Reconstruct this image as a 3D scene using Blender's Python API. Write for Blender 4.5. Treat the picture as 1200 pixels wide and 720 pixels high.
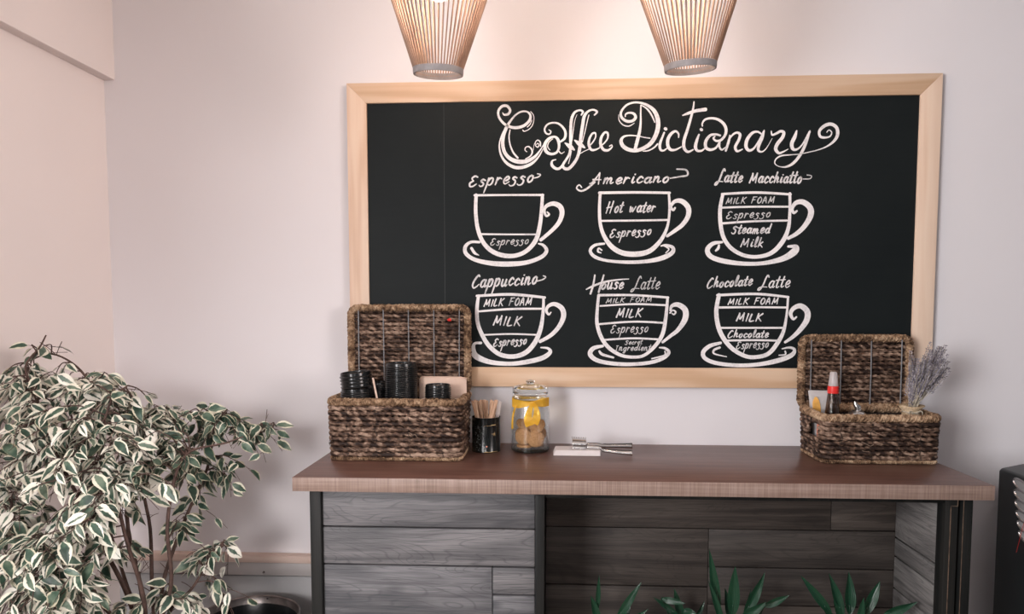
import bpy, bmesh, math, random
from mathutils import Vector, Matrix, noise

for o in list(bpy.data.objects):
    bpy.data.objects.remove(o)
scene = bpy.context.scene
COL = scene.collection
PI = math.pi
random.seed(7)

# ------------------------------------------------------------------ camera
F, PITCH, YAW, ROLL, SY = 838.27, -.06769, -.05358, -.00048, 56.33
CAM = Vector((0, -2.1415, 1.3626))
fw = Vector((math.sin(YAW)*math.cos(PITCH), math.cos(YAW)*math.cos(PITCH), math.sin(PITCH)))
rt0 = fw.cross(Vector((0, 0, 1))).normalized(); up0 = rt0.cross(fw)
rt = rt0*math.cos(ROLL)+up0*math.sin(ROLL); up = up0*math.cos(ROLL)-rt0*math.sin(ROLL)
cd = bpy.data.cameras.new('camera'); cam = bpy.data.objects.new('camera', cd); COL.objects.link(cam)
cam.matrix_world = Matrix(((rt.x, up.x, -fw.x, CAM.x), (rt.y, up.y, -fw.y, CAM.y), (rt.z, up.z, -fw.z, CAM.z), (0, 0, 0, 1)))
cd.sensor_width = 36; cd.lens = F/1200*36; cd.shift_y = SY/1200; cd.clip_start = .05
scene.camera = cam
def ray(px, py): return fw+rt*((px-600)/F)-up*((py-360-SY)/F)
def onY(px, py, Y): d = ray(px, py); return CAM+d*((Y-CAM.y)/d.y)
def onZ(px, py, Z): d = ray(px, py); return CAM+d*((Z-CAM.z)/d.z)
def onX(px, py, X): d = ray(px, py); return CAM+d*((X-CAM.x)/d.x)

# ------------------------------------------------------------------ world, lights, exposure
vs = scene.view_settings
vs.view_transform = 'Standard'; vs.look = 'None'; vs.gamma = 1; vs.use_curve_mapping = False; vs.exposure = 0
w = bpy.data.worlds.new('world'); scene.world = w; w.use_nodes = True
w.node_tree.nodes['Background'].inputs[0].default_value = (.86, .86, .95, 1)
w.node_tree.nodes['Background'].inputs[1].default_value = .16
def area(name, loc, target, sx, sy, power, color):
    l = bpy.data.lights.new(name, 'AREA'); l.shape = 'RECTANGLE'; l.size = sx; l.size_y = sy; l.energy = power; l.color = color
    o = bpy.data.objects.new(name, l); COL.objects.link(o); o.location = loc
    o.rotation_euler = (Vector(target)-Vector(loc)).to_track_quat('-Z', 'Y').to_euler()
    return o
area('window_daylight', (-1.52, -2.85, 1.60), (1.0, -2.75, 1.50), 2.0, 1.35, 212, (1, .975, .985))
lw = area('left_wall_fill', (2.9, -3.0, 1.9), (-1.35, -.6, 1.5), 1.2, 1.3, 6.8, (1, .88, .85)); lw.data.spread = math.radians(40)  # added narrow fill to brighten the left wall, no real window there
lr = area('lower_left_fill', (-.5, -4.7, 1.7), (-.98, 0, .45), 1.0, .8, 2.8, (1, .95, .95)); lr.data.spread = math.radians(24)  # added fill light aimed at the lower left wall, not an actual window
BULB_STRENGTH = 100

# ------------------------------------------------------------------ material helpers
def mat(name):
    m = bpy.data.materials.new(name); m.use_nodes = True
    nt = m.node_tree; b = nt.nodes['Principled BSDF']
    return m, nt, b
def nd(nt, t, **k):
    n = nt.nodes.new(t)
    for a, v in k.items(): setattr(n, a, v)
    return n
def lk(nt, a, b): nt.links.new(a, b)
def ramp(nt, fac, stops):
    r = nd(nt, 'ShaderNodeValToRGB'); e = r.color_ramp.elements
    while len(e) < len(stops): e.new(.5)
    for el, (p, c) in zip(e, stops): el.position = p; el.color = (*c, 1)
    lk(nt, fac, r.inputs[0]); return r.outputs[0]
def objcoord(nt, scale=(1, 1, 1), rnd=0.0):
    tc = nd(nt, 'ShaderNodeTexCoord'); mp = nd(nt, 'ShaderNodeMapping'); mp.inputs['Scale'].default_value = scale
    src = tc.outputs['Object']
    if rnd:
        oi = nd(nt, 'ShaderNodeObjectInfo'); mu = nd(nt, 'ShaderNodeMath', operation='MULTIPLY'); mu.inputs[1].default_value = rnd
        lk(nt, oi.outputs['Random'], mu.inputs[0])
        ad = nd(nt, 'ShaderNodeVectorMath', operation='ADD'); lk(nt, src, ad.inputs[0]); lk(nt, mu.outputs[0], ad.inputs[1]); src = ad.outputs[0]
    lk(nt, src, mp.inputs[0]); return mp.outputs[0]
def noi(nt, vec, scale, detail=4, rough=.55, dist=0):
    n = nd(nt, 'ShaderNodeTexNoise'); n.inputs['Scale'].default_value = scale; n.inputs['Detail'].default_value = detail
    n.inputs['Roughness'].default_value = rough; n.inputs['Distortion'].default_value = dist
    if vec: lk(nt, vec, n.inputs['Vector'])
    return n.outputs['Fac']
def mth(nt, op, a, b=None, c=None):
    n = nd(nt, 'ShaderNodeMath', operation=op)
    for i, v in enumerate((a, b, c)):
        if v is None: continue
        if isinstance(v, (int, float)): n.inputs[i].default_value = v
        else: lk(nt, v, n.inputs[i])
    return n.outputs[0]
def mixc(nt, fac, a, b, blend='MIX'):
    n = nd(nt, 'ShaderNodeMix', data_type='RGBA', blend_type=blend)
    for i, v in ((0, fac), (6, a), (7, b)):
        if isinstance(v, (int, float)): n.inputs[i].default_value = v
        elif isinstance(v, tuple): n.inputs[i].default_value = (*v, 1)
        else: lk(nt, v, n.inputs[i])
    return n.outputs[2]
def bump(nt, b, h, strength=.3, dist=.01):
    n = nd(nt, 'ShaderNodeBump'); n.inputs['Strength'].default_value = strength; n.inputs['Distance'].default_value = dist
    lk(nt, h, n.inputs['Height']); lk(nt, n.outputs[0], b.inputs['Normal'])
def plain(name, c, rough=.5, metal=0, var=.12, vscale=30, bmp=0, **kw):
    m, nt, b = mat(name)
    n = noi(nt, objcoord(nt), vscale, 4)
    lo = tuple(max(0, x*(1-var)) for x in c); hi = tuple(min(1, x*(1+var)) for x in c)
    lk(nt, ramp(nt, n, [(.3, lo), (.7, hi)]), b.inputs['Base Color'])
    b.inputs['Roughness'].default_value = rough; b.inputs['Metallic'].default_value = metal
    if bmp: bump(nt, b, n, bmp, .004)
    for k, v in kw.items(): b.inputs[k.replace('_', ' ')].default_value = v
    return m
def glassy(name, c, ior=1.45, rough=.0):
    m, nt, b = mat(name); b.inputs['Base Color'].default_value = (*c, 1); b.inputs['Transmission Weight'].default_value = 1
    b.inputs['IOR'].default_value = ior; b.inputs['Roughness'].default_value = rough; return m
def wood(name, dark, mid, light, axis='x', ring=22, stretch=9, sc=4.0, fine=.5, rough=.5, rnd=20., knots=False, bmp=.15, tint=None, spec=.5, streak=0):
    m, nt, b = mat(name)
    s = {'x': (1, stretch, stretch), 'y': (stretch, 1, stretch), 'z': (stretch, stretch, 1)}[axis]
    v = objcoord(nt, s, rnd)
    base = noi(nt, v, sc*.35, 3, .5, .4)
    rings = mth(nt, 'SINE', mth(nt, 'MULTIPLY', base, ring*2*PI))
    rings = mth(nt, 'MULTIPLY_ADD', rings, .5, .5)
    v2 = objcoord(nt, tuple((x if x == 1 else x*5) for x in s), rnd)
    f = noi(nt, v2, sc*1.6, 5, .65)
    blotch = noi(nt, objcoord(nt, tuple((1 if x == 1 else 2.5) for x in s), rnd), sc*1.1, 3)
    a = mth(nt, 'ADD', mth(nt, 'MULTIPLY', rings, 1-fine), mth(nt, 'MULTIPLY', f, fine))
    a = mth(nt, 'ADD', mth(nt, 'MULTIPLY', a, .62), mth(nt, 'MULTIPLY', blotch, .38))
    col = ramp(nt, a, [(.28, dark), (.5, mid), (.72, light)])
    if streak:
        v3 = objcoord(nt, tuple((2.5 if x == 1 else x*9) for x in s), rnd)
        f3 = noi(nt, v3, sc*1.5, 3, .6)
        col = mixc(nt, ramp(nt, f3, [(.36, (streak,)*3), (.46, (0, 0, 0))]), col, dark)
        v4 = objcoord(nt, tuple((1 if x == 1 else x*.42) for x in s), rnd)
        b4 = noi(nt, v4, sc*.75, 2, .4, .8)
        ln = mth(nt, 'ABSOLUTE', mth(nt, 'SINE', mth(nt, 'MULTIPLY', b4, 90)))
        col = mixc(nt, ramp(nt, ln, [(.0, (streak*.8,)*3), (.42, (0, 0, 0))]), col, dark)
    if knots:
        vo = nd(nt, 'ShaderNodeTexVoronoi'); vo.inputs['Scale'].default_value = 3.3
        lk(nt, objcoord(nt, {'x': (1, 1, 2.6), 'z': (2.6, 1, 1), 'y': (1, 1, 2.6)}[axis], rnd), vo.inputs['Vector'])
        k = mth(nt, 'SMOOTHSTEP', vo.outputs['Distance'], .03, .13) if False else ramp(nt, vo.outputs['Distance'], [(.02, (1, 1, 1)), (.13, (0, 0, 0))])
        col = mixc(nt, k, col, dark)
    if tint is not None:
        oi = nd(nt, 'ShaderNodeObjectInfo')
        t = ramp(nt, oi.outputs['Random'], [(0, tint[0]), (1, tint[1])])
        col = mixc(nt, 1.0, col, t, 'MULTIPLY')
    lk(nt, col, b.inputs['Base Color']); b.inputs['Roughness'].default_value = rough
    b.inputs['Specular IOR Level'].default_value = spec
    bump(nt, b, f, bmp, .003)
    return m

def paint(name, c):
    m, nt, b = mat(name)
    v = objcoord(nt)
    n1 = noi(nt, v, 1.3, 3); n2 = noi(nt, v, 260, 3)
    lk(nt, ramp(nt, n1, [(.3, tuple(x*.965 for x in c)), (.7, c)]), b.inputs['Base Color'])
    b.inputs['Roughness'].default_value = .75; bump(nt, b, n2, .06, .002); return m

M = {}
M['wall'] = paint('wall_paint', (.79, .765, .785))
M['wall_left'] = paint('wall_paint_rose', (.80, .725, .70))
M['ceiling'] = paint('ceiling_paint', (.82, .79, .78))
M['floor'] = wood('floor_boards', (.10, .07, .05), (.16, .11, .08), (.22, .16, .12), 'x', rough=.45)
M['pine_x'] = wood('pine_along', (.60, .39, .24), (.68, .475, .32), (.72, .535, .385), 'x', ring=5, stretch=14, sc=1.6, fine=.45, rough=.55, bmp=.05)
M['pine_z'] = wood('pine_upright', (.66, .46, .33), (.74, .55, .42), (.78, .61, .48), 'z', ring=5, stretch=14, sc=1.6, fine=.45, rough=.55, bmp=.05)
M['slab'] = wood('walnut_laminate', (.085, .040, .030), (.135, .066, .050), (.185, .098, .075), 'x', ring=6, stretch=16, sc=3, fine=.75, rough=.33, bmp=.04, spec=.3)
def edge_mat():  # counter laminate with front light mixed into a paler colour
    m, nt, b = mat('lit_edge_laminate')
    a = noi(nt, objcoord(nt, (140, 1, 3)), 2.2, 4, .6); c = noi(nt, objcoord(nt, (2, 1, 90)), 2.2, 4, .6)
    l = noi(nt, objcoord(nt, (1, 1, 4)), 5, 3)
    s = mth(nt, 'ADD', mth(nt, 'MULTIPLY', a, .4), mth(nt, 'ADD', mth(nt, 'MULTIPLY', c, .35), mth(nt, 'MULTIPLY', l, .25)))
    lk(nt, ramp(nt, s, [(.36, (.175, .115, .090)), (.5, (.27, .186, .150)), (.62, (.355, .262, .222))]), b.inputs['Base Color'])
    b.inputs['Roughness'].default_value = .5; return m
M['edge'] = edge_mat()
M['plank'] = wood('grey_plank', (.042, .045, .050), (.145, .142, .147), (.228, .222, .225), 'x', ring=7, stretch=11, sc=2.6, fine=.70, rough=.62, knots=True, bmp=.3, streak=.55, tint=((.82, .83, .86), (1.05, 1.03, 1.02)))
M['plank_y'] = wood('grey_plank_side', (.045, .043, .043), (.150, .142, .138), (.23, .22, .21), 'y', ring=7, stretch=11, sc=2.6, fine=.70, rough=.62, knots=True, bmp=.3, streak=.55)
M['plank_back'] = wood('shaded_brown_plank', (.022, .018, .016), (.058, .048, .042), (.094, .080, .070), 'x', ring=7, stretch=11, sc=2.6, fine=.70, rough=.62, bmp=.3, streak=.5, tint=((.75, .75, .75), (1.15, 1.1, 1.05)))  # browner planks, colour darkened further to stand in for niche shade
M['post'] = wood('black_stained_post', (.006, .007, .007), (.011, .0115, .011), (.020, .019, .017), 'z', ring=4, stretch=12, sc=3, fine=.7, rough=.5, spec=.2)
M['worn'] = plain('worn_wood_edge', (.11, .075, .052), .6, 0, .6, 60)
M['shelf'] = wood('shelf_board', (.03, .028, .027), (.06, .055, .052), (.10, .09, .085), 'x', rough=.6)
def board_mat():
    m, nt, b = mat('blackboard')
    n = noi(nt, objcoord(nt, (1, 1, 1)), 3.0, 5, .6); n2 = noi(nt, objcoord(nt, (3, 1, 60)), 3, 4)
    s = mth(nt, 'ADD', mth(nt, 'MULTIPLY', n, .7), mth(nt, 'MULTIPLY', n2, .3))
    lk(nt, ramp(nt, s, [(.3, (.0085, .0115, .0125)), (.7, (.0130, .0165, .0170))]), b.inputs['Base Color'])
    b.inputs['Roughness'].default_value = .5; b.inputs['Specular IOR Level'].default_value = .12; return m
M['board'] = board_mat()
def chalk_mat(name, lo, hi):
    m, nt, b = mat(name)
    n = noi(nt, objcoord(nt, (1, 1, 1)), 160, 4, .6); n2 = noi(nt, objcoord(nt), 26, 3)
    s = mth(nt, 'ADD', mth(nt, 'MULTIPLY', n, .5), mth(nt, 'MULTIPLY', n2, .5))
    lk(nt, ramp(nt, s, [(.32, lo), (.52, hi)]), b.inputs['Base Color']); b.inputs['Roughness'].default_value = .8; return m
M['chalk'] = chalk_mat('white_paint_marker', (.62, .60, .61), (.86, .83, .83))
M['chalk_thin'] = chalk_mat('thin_chalk', (.34, .34, .35), (.78, .76, .76))
M['chalk_faint'] = chalk_mat('faint_chalk', (.22, .225, .23), (.62, .61, .61))
M['seam'] = plain('board_seam', (.035, .04, .04), .6)
def fibre(name, cols, sc=70, rough=.65, strands=False):
    m, nt, b = mat(name)
    a = noi(nt, objcoord(nt), sc, 5, .65); c = noi(nt, objcoord(nt, (1, 1, 3)), 9, 3)
    s = mth(nt, 'ADD', mth(nt, 'MULTIPLY', a, .6), mth(nt, 'MULTIPLY', c, .4))
    if strands:
        at = nd(nt, 'ShaderNodeAttribute', attribute_name='tone')
        s = mth(nt, 'ADD', mth(nt, 'MULTIPLY', s, .75), mth(nt, 'MULTIPLY_ADD', at.outputs['Fac'], .30, -.025))
    lk(nt, ramp(nt, s, [(.40, cols[0]), (.50, cols[1]), (.61, cols[2])]), b.inputs['Base Color'])
    b.inputs['Roughness'].default_value = rough; b.inputs['Specular IOR Level'].default_value = .3
    bump(nt, b, a, .5, .002); return m
M['rope'] = fibre('water_hyacinth_rope', ((.022, .011, .0075), (.120, .070, .047), (.36, .25, .185)), 90, strands=True)
M['wrap'] = fibre('seagrass_wrap', ((.060, .029, .015), (.26, .160, .092), (.56, .40, .265)), 90)
M['core'] = plain('dark_brown_and_gap_shade', (.022, .014, .011), .8)
M['wire'] = plain('grey_wire', (.20, .20, .21), .4, .3)
M['red'] = plain('red_plastic', (.72, .03, .025), .35)
M['black_plastic'] = plain('black_plastic', (.0065, .0075, .008), .22, 0, .1)
M['kraft'] = plain('kraft_paper', (.62, .45, .36), .7, 0, .08)
M['stir'] = wood('birch_stirrer', (.42, .24, .14), (.58, .36, .23), (.66, .46, .32), 'z', ring=3, stretch=10, sc=6, fine=.6, rough=.6, tint=((.75, .72, .7), (1.1, 1.1, 1.1)))
M['tin'] = plain('black_tin', (.005, .007, .007), .22)
M['gold'] = plain('gold_print', (.55, .38, .18), .4, .3, .3)
M['silver_print'] = plain('silver_print', (.42, .45, .44), .5, 0, .4, 300)
M['steel'] = plain('brushed_steel', (.62, .61, .60), .25, 1.0, .1, 60)
M['dark_steel'] = plain('dark_steel_band', (.24, .21, .20), .38, .9, .25, 40)
def thin_glass(name, tint, refl=.5, haze=0, film=(.8, .8, .8)):
    m, nt, b = mat(name); nt.nodes.remove(b); out = nt.nodes['Material Output']
    tr = nd(nt, 'ShaderNodeBsdfTransparent'); tr.inputs[0].default_value = (*tint, 1)
    gl = nd(nt, 'ShaderNodeBsdfGlossy'); gl.inputs['Roughness'].default_value = .05
    lw_ = nd(nt, 'ShaderNodeLayerWeight'); lw_.inputs[0].default_value = .28
    f = mth(nt, 'MULTIPLY_ADD', lw_.outputs['Facing'], refl, .045)
    mx = nd(nt, 'ShaderNodeMixShader'); lk(nt, f, mx.inputs[0]); lk(nt, tr.outputs[0], mx.inputs[1]); lk(nt, gl.outputs[0], mx.inputs[2])
    last = mx.outputs[0]
    if haze:
        bn_ = nd(nt, 'ShaderNodeBump'); bn_.inputs['Strength'].default_value = .8; bn_.inputs['Distance'].default_value = .004; lk(nt, noi(nt, objcoord(nt), 60, 3, .6, 1.0), bn_.inputs['Height']); lk(nt, bn_.outputs[0], gl.inputs['Normal'])
        df = nd(nt, 'ShaderNodeBsdfDiffuse'); lk(nt, bn_.outputs[0], df.inputs['Normal']); df.inputs[0].default_value = (*film, 1)
        m2 = nd(nt, 'ShaderNodeMixShader'); m2.inputs[0].default_value = haze; lk(nt, last, m2.inputs[1]); lk(nt, df.outputs[0], m2.inputs[2]); last = m2.outputs[0]
    lk(nt, last, out.inputs[0]); return m
M['glass'] = thin_glass('clear_glass', (.975, .985, .985), .42)
M['lid_glass'] = glassy('solid_lid_glass', (.93, .96, .95), 1.3)
M['glass_base'] = thin_glass('thick_glass_base', (.22, .33, .31), .4, .1, (.03, .06, .06))
M['ribbon'] = thin_glass('yellow_organza', (1.0, .74, .25), .05, .62, (.92, .52, .05))
def cookie_mat():
    m, nt, b = mat('baked_biscuit')
    n = noi(nt, objcoord(nt), 200, 3, .5)
    oi = nd(nt, 'ShaderNodeObjectInfo')
    lk(nt, mixc(nt, 1.0, ramp(nt, n, [(.30, (.38, .185, .075)), (.5, (.50, .27, .12)), (.70, (.57, .33, .155))]), ramp(nt, oi.outputs['Random'], [(0, (.72, .70, .66)), (1, (1.1, 1.1, 1.1))]), 'MULTIPLY'), b.inputs['Base Color'])
    b.inputs['Roughness'].default_value = .8; bump(nt, b, n, .6, .003); return m
M['cookie'] = cookie_mat()
M['napkin'] = plain('white_paper', (.80, .74, .73), .8, 0, .03)
M['rubber'] = plain('black_grip', (.02, .018, .017), .5)
M['cap'] = plain('frosted_cap', (.85, .80, .80), .35, 0, .05, 20, 0, Transmission_Weight=.55)
M['syrup'] = thin_glass('dark_amber_glass', (.60, .48, .40), .5, .12, (.06, .04, .03))
M['pouch'] = thin_glass('clear_plastic', (.92, .91, .91), .5, .48, (.90, .88, .88))
M['orange'] = plain('orange_print', (.85, .42, .10), .5, 0, .3, 40)
M['salmon'] = plain('salmon_print', (.80, .28, .18), .5, 0, .3, 60)
M['sugar'] = plain('white_sugar', (.8, .78, .75), .9)
M['lavender'] = fibre('lavender_buds', ((.075, .07, .095), (.31, .285, .32), (.72, .68, .68)), 130, .9)
M['straw'] = plain('dry_stems', (.42, .37, .29), .8, 0, .3, 90)
M['burlap'] = fibre('burlap', ((.28, .19, .11), (.50, .37, .23), (.66, .52, .36)), 260, .9)
M['cane'] = plain('cane_rod', (.30, .19, .135), .7, 0, .25, 20)
M['rim'] = plain('grey_ring', (.26, .24, .24), .55, 0, .15, 60)
M['cord'] = plain('black_cord', (.03, .03, .03), .6)
def emis(name, c, s):
    m, nt, b = mat(name); b.inputs['Base Color'].default_value = (*c, 1); b.inputs['Emission Color'].default_value = (*c, 1)
    b.inputs['Emission Strength'].default_value = s; return m
M['bulb'] = emis('lit_bulb', (1, .74, .56), BULB_STRENGTH)
M['panel'] = plain('grey_panel', (.36, .36, .365), .5, 0, .06, 4)
M['ledge'] = wood('pinkish_ledge', (.56, .42, .36), (.64, .49, .42), (.70, .56, .49), 'x', ring=4, stretch=14, sc=2, rough=.5)
M['strip'] = plain('grey_trim_strip', (.46, .43, .42), .5, 0, .06, 6)
M['black_case'] = plain('black_case', (.010, .014, .015), .38, 0, .2, 3)
M['bark'] = plain('ficus_bark', (.085, .050, .040), .85, 0, .35, 60, .4)
M['soil'] = plain('dark_soil', (.03, .022, .016), .95, 0, .4, 80, .6)
M['terracotta'] = plain('grey_ceramic', (.30, .29, .28), .5)
def ficus_mat():
    m, nt, b = mat('variegated_leaf')
    at = nd(nt, 'ShaderNodeAttribute', attribute_name='leaf'); sp = nd(nt, 'ShaderNodeSeparateColor'); lk(nt, at.outputs['Color'], sp.inputs[0])
    u, v, r = sp.outputs
    au = mth(nt, 'ABSOLUTE', mth(nt, 'MULTIPLY_ADD', u, 2, -1))
    n = noi(nt, objcoord(nt), 55, 4, .6)
    e = mth(nt, 'ADD', au, mth(nt, 'MULTIPLY_ADD', n, 1.1, -.55))
    e = mth(nt, 'ADD', e, mth(nt, 'MULTIPLY_ADD', r, .75, -.40))
    k = ramp(nt, e, [(.42, (0, 0, 0)), (.56, (1, 1, 1))])
    gn = noi(nt, objcoord(nt), 30, 3)
    green = ramp(nt, gn, [(.35, (.015, .038, .024)), (.5, (.042, .086, .058)), (.66, (.14, .19, .135))])
    cream = ramp(nt, r, [(.0, (.42, .38, .24)), (.35, (.66, .63, .50)), (1, (.76, .74, .66))])
    c = mixc(nt, k, green, cream)
    lk(nt, c, b.inputs['Base Color']); b.inputs['Roughness'].default_value = .42; return m
M['ficus'] = ficus_mat()
def dark_leaf():
    m, nt, b = mat('glossy_dark_leaf')
    at = nd(nt, 'ShaderNodeAttribute', attribute_name='leaf'); sp = nd(nt, 'ShaderNodeSeparateColor'); lk(nt, at.outputs['Color'], sp.inputs[0])
    s = mth(nt, 'MULTIPLY_ADD', mth(nt, 'SINE', mth(nt, 'MULTIPLY', sp.outputs[0], 60)), .5, .5)
    lk(nt, ramp(nt, s, [(0, (.005, .032, .016)), (1, (.013, .060, .030))]), b.inputs['Base Color'])
    b.inputs['Roughness'].default_value = .22; bump(nt, b, s, .25, .002); return m
M['darkleaf'] = dark_leaf()

# ------------------------------------------------------------------ mesh helpers
class MB:
    def __init__(s): s.v = []; s.f = []; s.a = {}
    def add(s, vs, fs, attr=None):
        o = len(s.v)
        s.v += [Vector(p) for p in vs]; s.f += [tuple(i+o for i in f) for f in fs]
        if attr:
            for i, c in enumerate(attr): s.a[o+i] = c
    def box(s, x0, x1, y0, y1, z0, z1, bev=0, seg=2, M4=None):
        bm = bmesh.new()
        vs = [bm.verts.new((x, y, z)) for x in (x0, x1) for y in (y0, y1) for z in (z0, z1)]
        for f in ((0, 1, 3, 2), (4, 6, 7, 5), (0, 4, 5, 1), (2, 3, 7, 6), (0, 2, 6, 4), (1, 5, 7, 3)): bm.faces.new([vs[i] for i in f])
        bmesh.ops.recalc_face_normals(bm, faces=bm.faces)
        if bev: bmesh.ops.bevel(bm, geom=bm.edges[:], offset=bev, segments=seg, affect='EDGES', profile=.5)
        s.bm(bm, M4)
    def bm(s, bm, M4=None):
        bm.verts.index_update()
        s.add([(M4 @ v.co if M4 else v.co.copy()) for v in bm.verts], [[v.index for v in f.verts] for f in bm.faces]); bm.free()
    def prism(s, poly, y0, y1, bev=0):       # poly: list of (x,z), extruded along y
        bm = bmesh.new()
        a = [bm.verts.new((x, y0, z)) for x, z in poly]; b = [bm.verts.new((x, y1, z)) for x, z in poly]
        n = len(poly); bm.faces.new(a); bm.faces.new(b[::-1])
        for i in range(n): bm.faces.new((a[i], b[i], b[(i+1) % n], a[(i+1) % n]))
        bmesh.ops.recalc_face_normals(bm, faces=bm.faces)
        if bev: bmesh.ops.bevel(bm, geom=bm.edges[:], offset=bev, segments=2, affect='EDGES', profile=.5)
        s.bm(bm)
    def lathe(s, prof, n=40, c=(0, 0, 0), close=False, sx=1, sy=1):
        vs = []; fs = []; m = len(prof)
        for i in range(n):
            a = 2*PI*i/n
            for r, z in prof: vs.append((c[0]+r*math.cos(a)*sx, c[1]+r*math.sin(a)*sy, c[2]+z))
        for i in range(n):
            j = (i+1) % n
            for k in range(m if close else m-1):
                l = (k+1) % m
                fs.append((i*m+k, j*m+k, j*m+l, i*m+l))
        s.add(vs, fs)
    def tube(s, pts, r, n=8, closed=False, cap=True):
        pts = [Vector(p) for p in pts]; N = len(pts)
        rs = r if isinstance(r, (list, tuple)) else [r]*N
        nrm = None; vs = []; fs = []
        for i, p in enumerate(pts):
            if closed: t = (pts[(i+1) % N]-pts[i-1])
            else: t = pts[min(i+1, N-1)]-pts[max(i-1, 0)]
            t.normalize() if t.length > 1e-9 else None
            if nrm is None: nrm = t.orthogonal().normalized()
            nrm = (nrm-t*nrm.dot(t)); nrm = nrm.normalized() if nrm.length > 1e-6 else t.orthogonal().normalized()
            b = t.cross(nrm)
            for k in range(n):
                a = 2*PI*k/n; vs.append(p+(nrm*math.cos(a)+b*math.sin(a))*rs[i])
        for i in range(N if closed else N-1):
            j = (i+1) % N
            for k in range(n):
                l = (k+1) % n; fs.append((i*n+k, i*n+l, j*n+l, j*n+k))
        if cap and not closed: fs += [tuple(range(n))[::-1], tuple((N-1)*n+k for k in range(n))]
        s.add(vs, fs)
    def strip(s, left, right):
        n = len(left); s.add(list(left)+list(right), [(i, i+1, n+i+1, n+i) for i in range(n-1)])
    def build(s, name, material, parent=None, world=True, smooth=True, sharp=35, attrname=None, solid=0):
        me = bpy.data.meshes.new(name)
        off = Vector((0, 0, 0))
        if parent is not None and world:
            p = parent
            while p is not None: off += p.location; p = p.parent
        me.from_pydata([tuple(v-off) for v in s.v], [], s.f); me.validate(); me.update()
        bm = bmesh.new(); bm.from_mesh(me)
        if not attrname: bmesh.ops.recalc_face_normals(bm, faces=bm.faces)
        bm.to_mesh(me); bm.free()
        me.materials.append(material)
        if smooth:
            me.polygons.foreach_set('use_smooth', [True]*len(me.polygons))
            if sharp: me.set_sharp_from_angle(angle=math.radians(sharp))
        if attrname:
            at = me.attributes.new(attrname, 'FLOAT_COLOR', 'POINT')
            for i in range(len(s.v)): at.data[i].color = (*s.a.get(i, (0, 0, 0)), 1)
        o = bpy.data.objects.new(name, me); COL.objects.link(o)
        if parent is not None: o.parent = parent
        if solid:
            md = o.modifiers.new('thickness', 'SOLIDIFY'); md.thickness = solid; md.offset = 0
        return o
def tag(o, label=None, cat=None, group=None, kind=None):
    if label: o['label'] = label
    if cat: o['category'] = cat
    if group: o['group'] = group
    if kind: o['kind'] = kind
    return o
def empty(name, loc, label, cat, group=None):
    o = bpy.data.objects.new(name, None); o.empty_display_size = .05; COL.objects.link(o); o.location = loc
    return tag(o, label, cat, group)
def struct(name, mb, m, label=None, cat='wall', **k):
    return tag(mb.build(name, m, **k), label or name.replace('_', ' '), cat, None, 'structure')
def copy_tree(o, parent=None):
    c = o.copy(); COL.objects.link(c)
    if parent is not None: c.parent = parent
    for ch in list(o.children): copy_tree(ch, c)
    return c
def cr(pts, sub=8, closed=False):            # Catmull-Rom through tuples of any length
    n = len(pts); out = []
    for i in range(n if closed else n-1):
        if closed: p = [pts[(i+k) % n] for k in (-1, 0, 1, 2)]
        else: p = [pts[max(i-1, 0)], pts[i], pts[i+1], pts[min(i+2, n-1)]]
        for s in range(sub):
            t = s/sub
            out.append(tuple(.5*(2*b+(c-a)*t+(2*a-5*b+4*c-d)*t*t+(3*b-a-3*c+d)*t**3) for a, b, c, d in zip(*p)))
    if not closed: out.append(tuple(pts[-1]))
    return out

# ------------------------------------------------------------------ the room
WX, CEIL = -1.348, 2.75
b = MB(); b.box(WX-.15, 3.4, 0, .15, 0, CEIL); struct('wall_back', b, M['wall'], 'pale lilac-white back wall behind the chalkboard', smooth=False)
b = MB()
b.box(WX-.15, WX, -2.05, .15, 0, CEIL); b.box(WX-.15, WX, -5, -4.45, 0, CEIL)
b.box(WX-.15, WX, -4.45, -2.05, 0, .5); b.box(WX-.15, WX, -4.45, -2.05, 2.35, CEIL)
struct('wall_left', b, M['wall_left'], 'pinkish left wall beside the variegated plant', smooth=False)
p1 = onX(128, 83, WX)
b = MB(); b.box(WX-.01, WX+.034, -5, .005, 2.045, CEIL, .002); struct('trim_1', b, M['wall_left'], 'boxed beam along the top of the left wall', 'beam', smooth=False)
b = MB(); b.box(WX-.15, 3.4, -5, .15, -.1, 0); struct('floor', b, M['floor'], 'wooden floor of the cafe', 'floor', smooth=False)
b = MB(); b.box(WX-.15, 3.4, -5, .15, CEIL, CEIL+.1); struct('ceiling', b, M['ceiling'], 'plain ceiling above the lamps', 'ceiling', smooth=False)
b = MB()
for (a0, a1, c0, c1) in ((-4.45, -4.40, .5, 2.35), (-2.10, -2.05, .5, 2.35), (-4.40, -2.10, .5, .55), (-4.40, -2.10, 2.30, 2.35), (-3.27, -3.23, .55, 2.30)):
    b.box(WX-.10, WX-.05, a0, a1, c0, c1, .004)
struct('window_1', b, M['strip'], 'window frame in the left wall', 'window', smooth=False)
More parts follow.
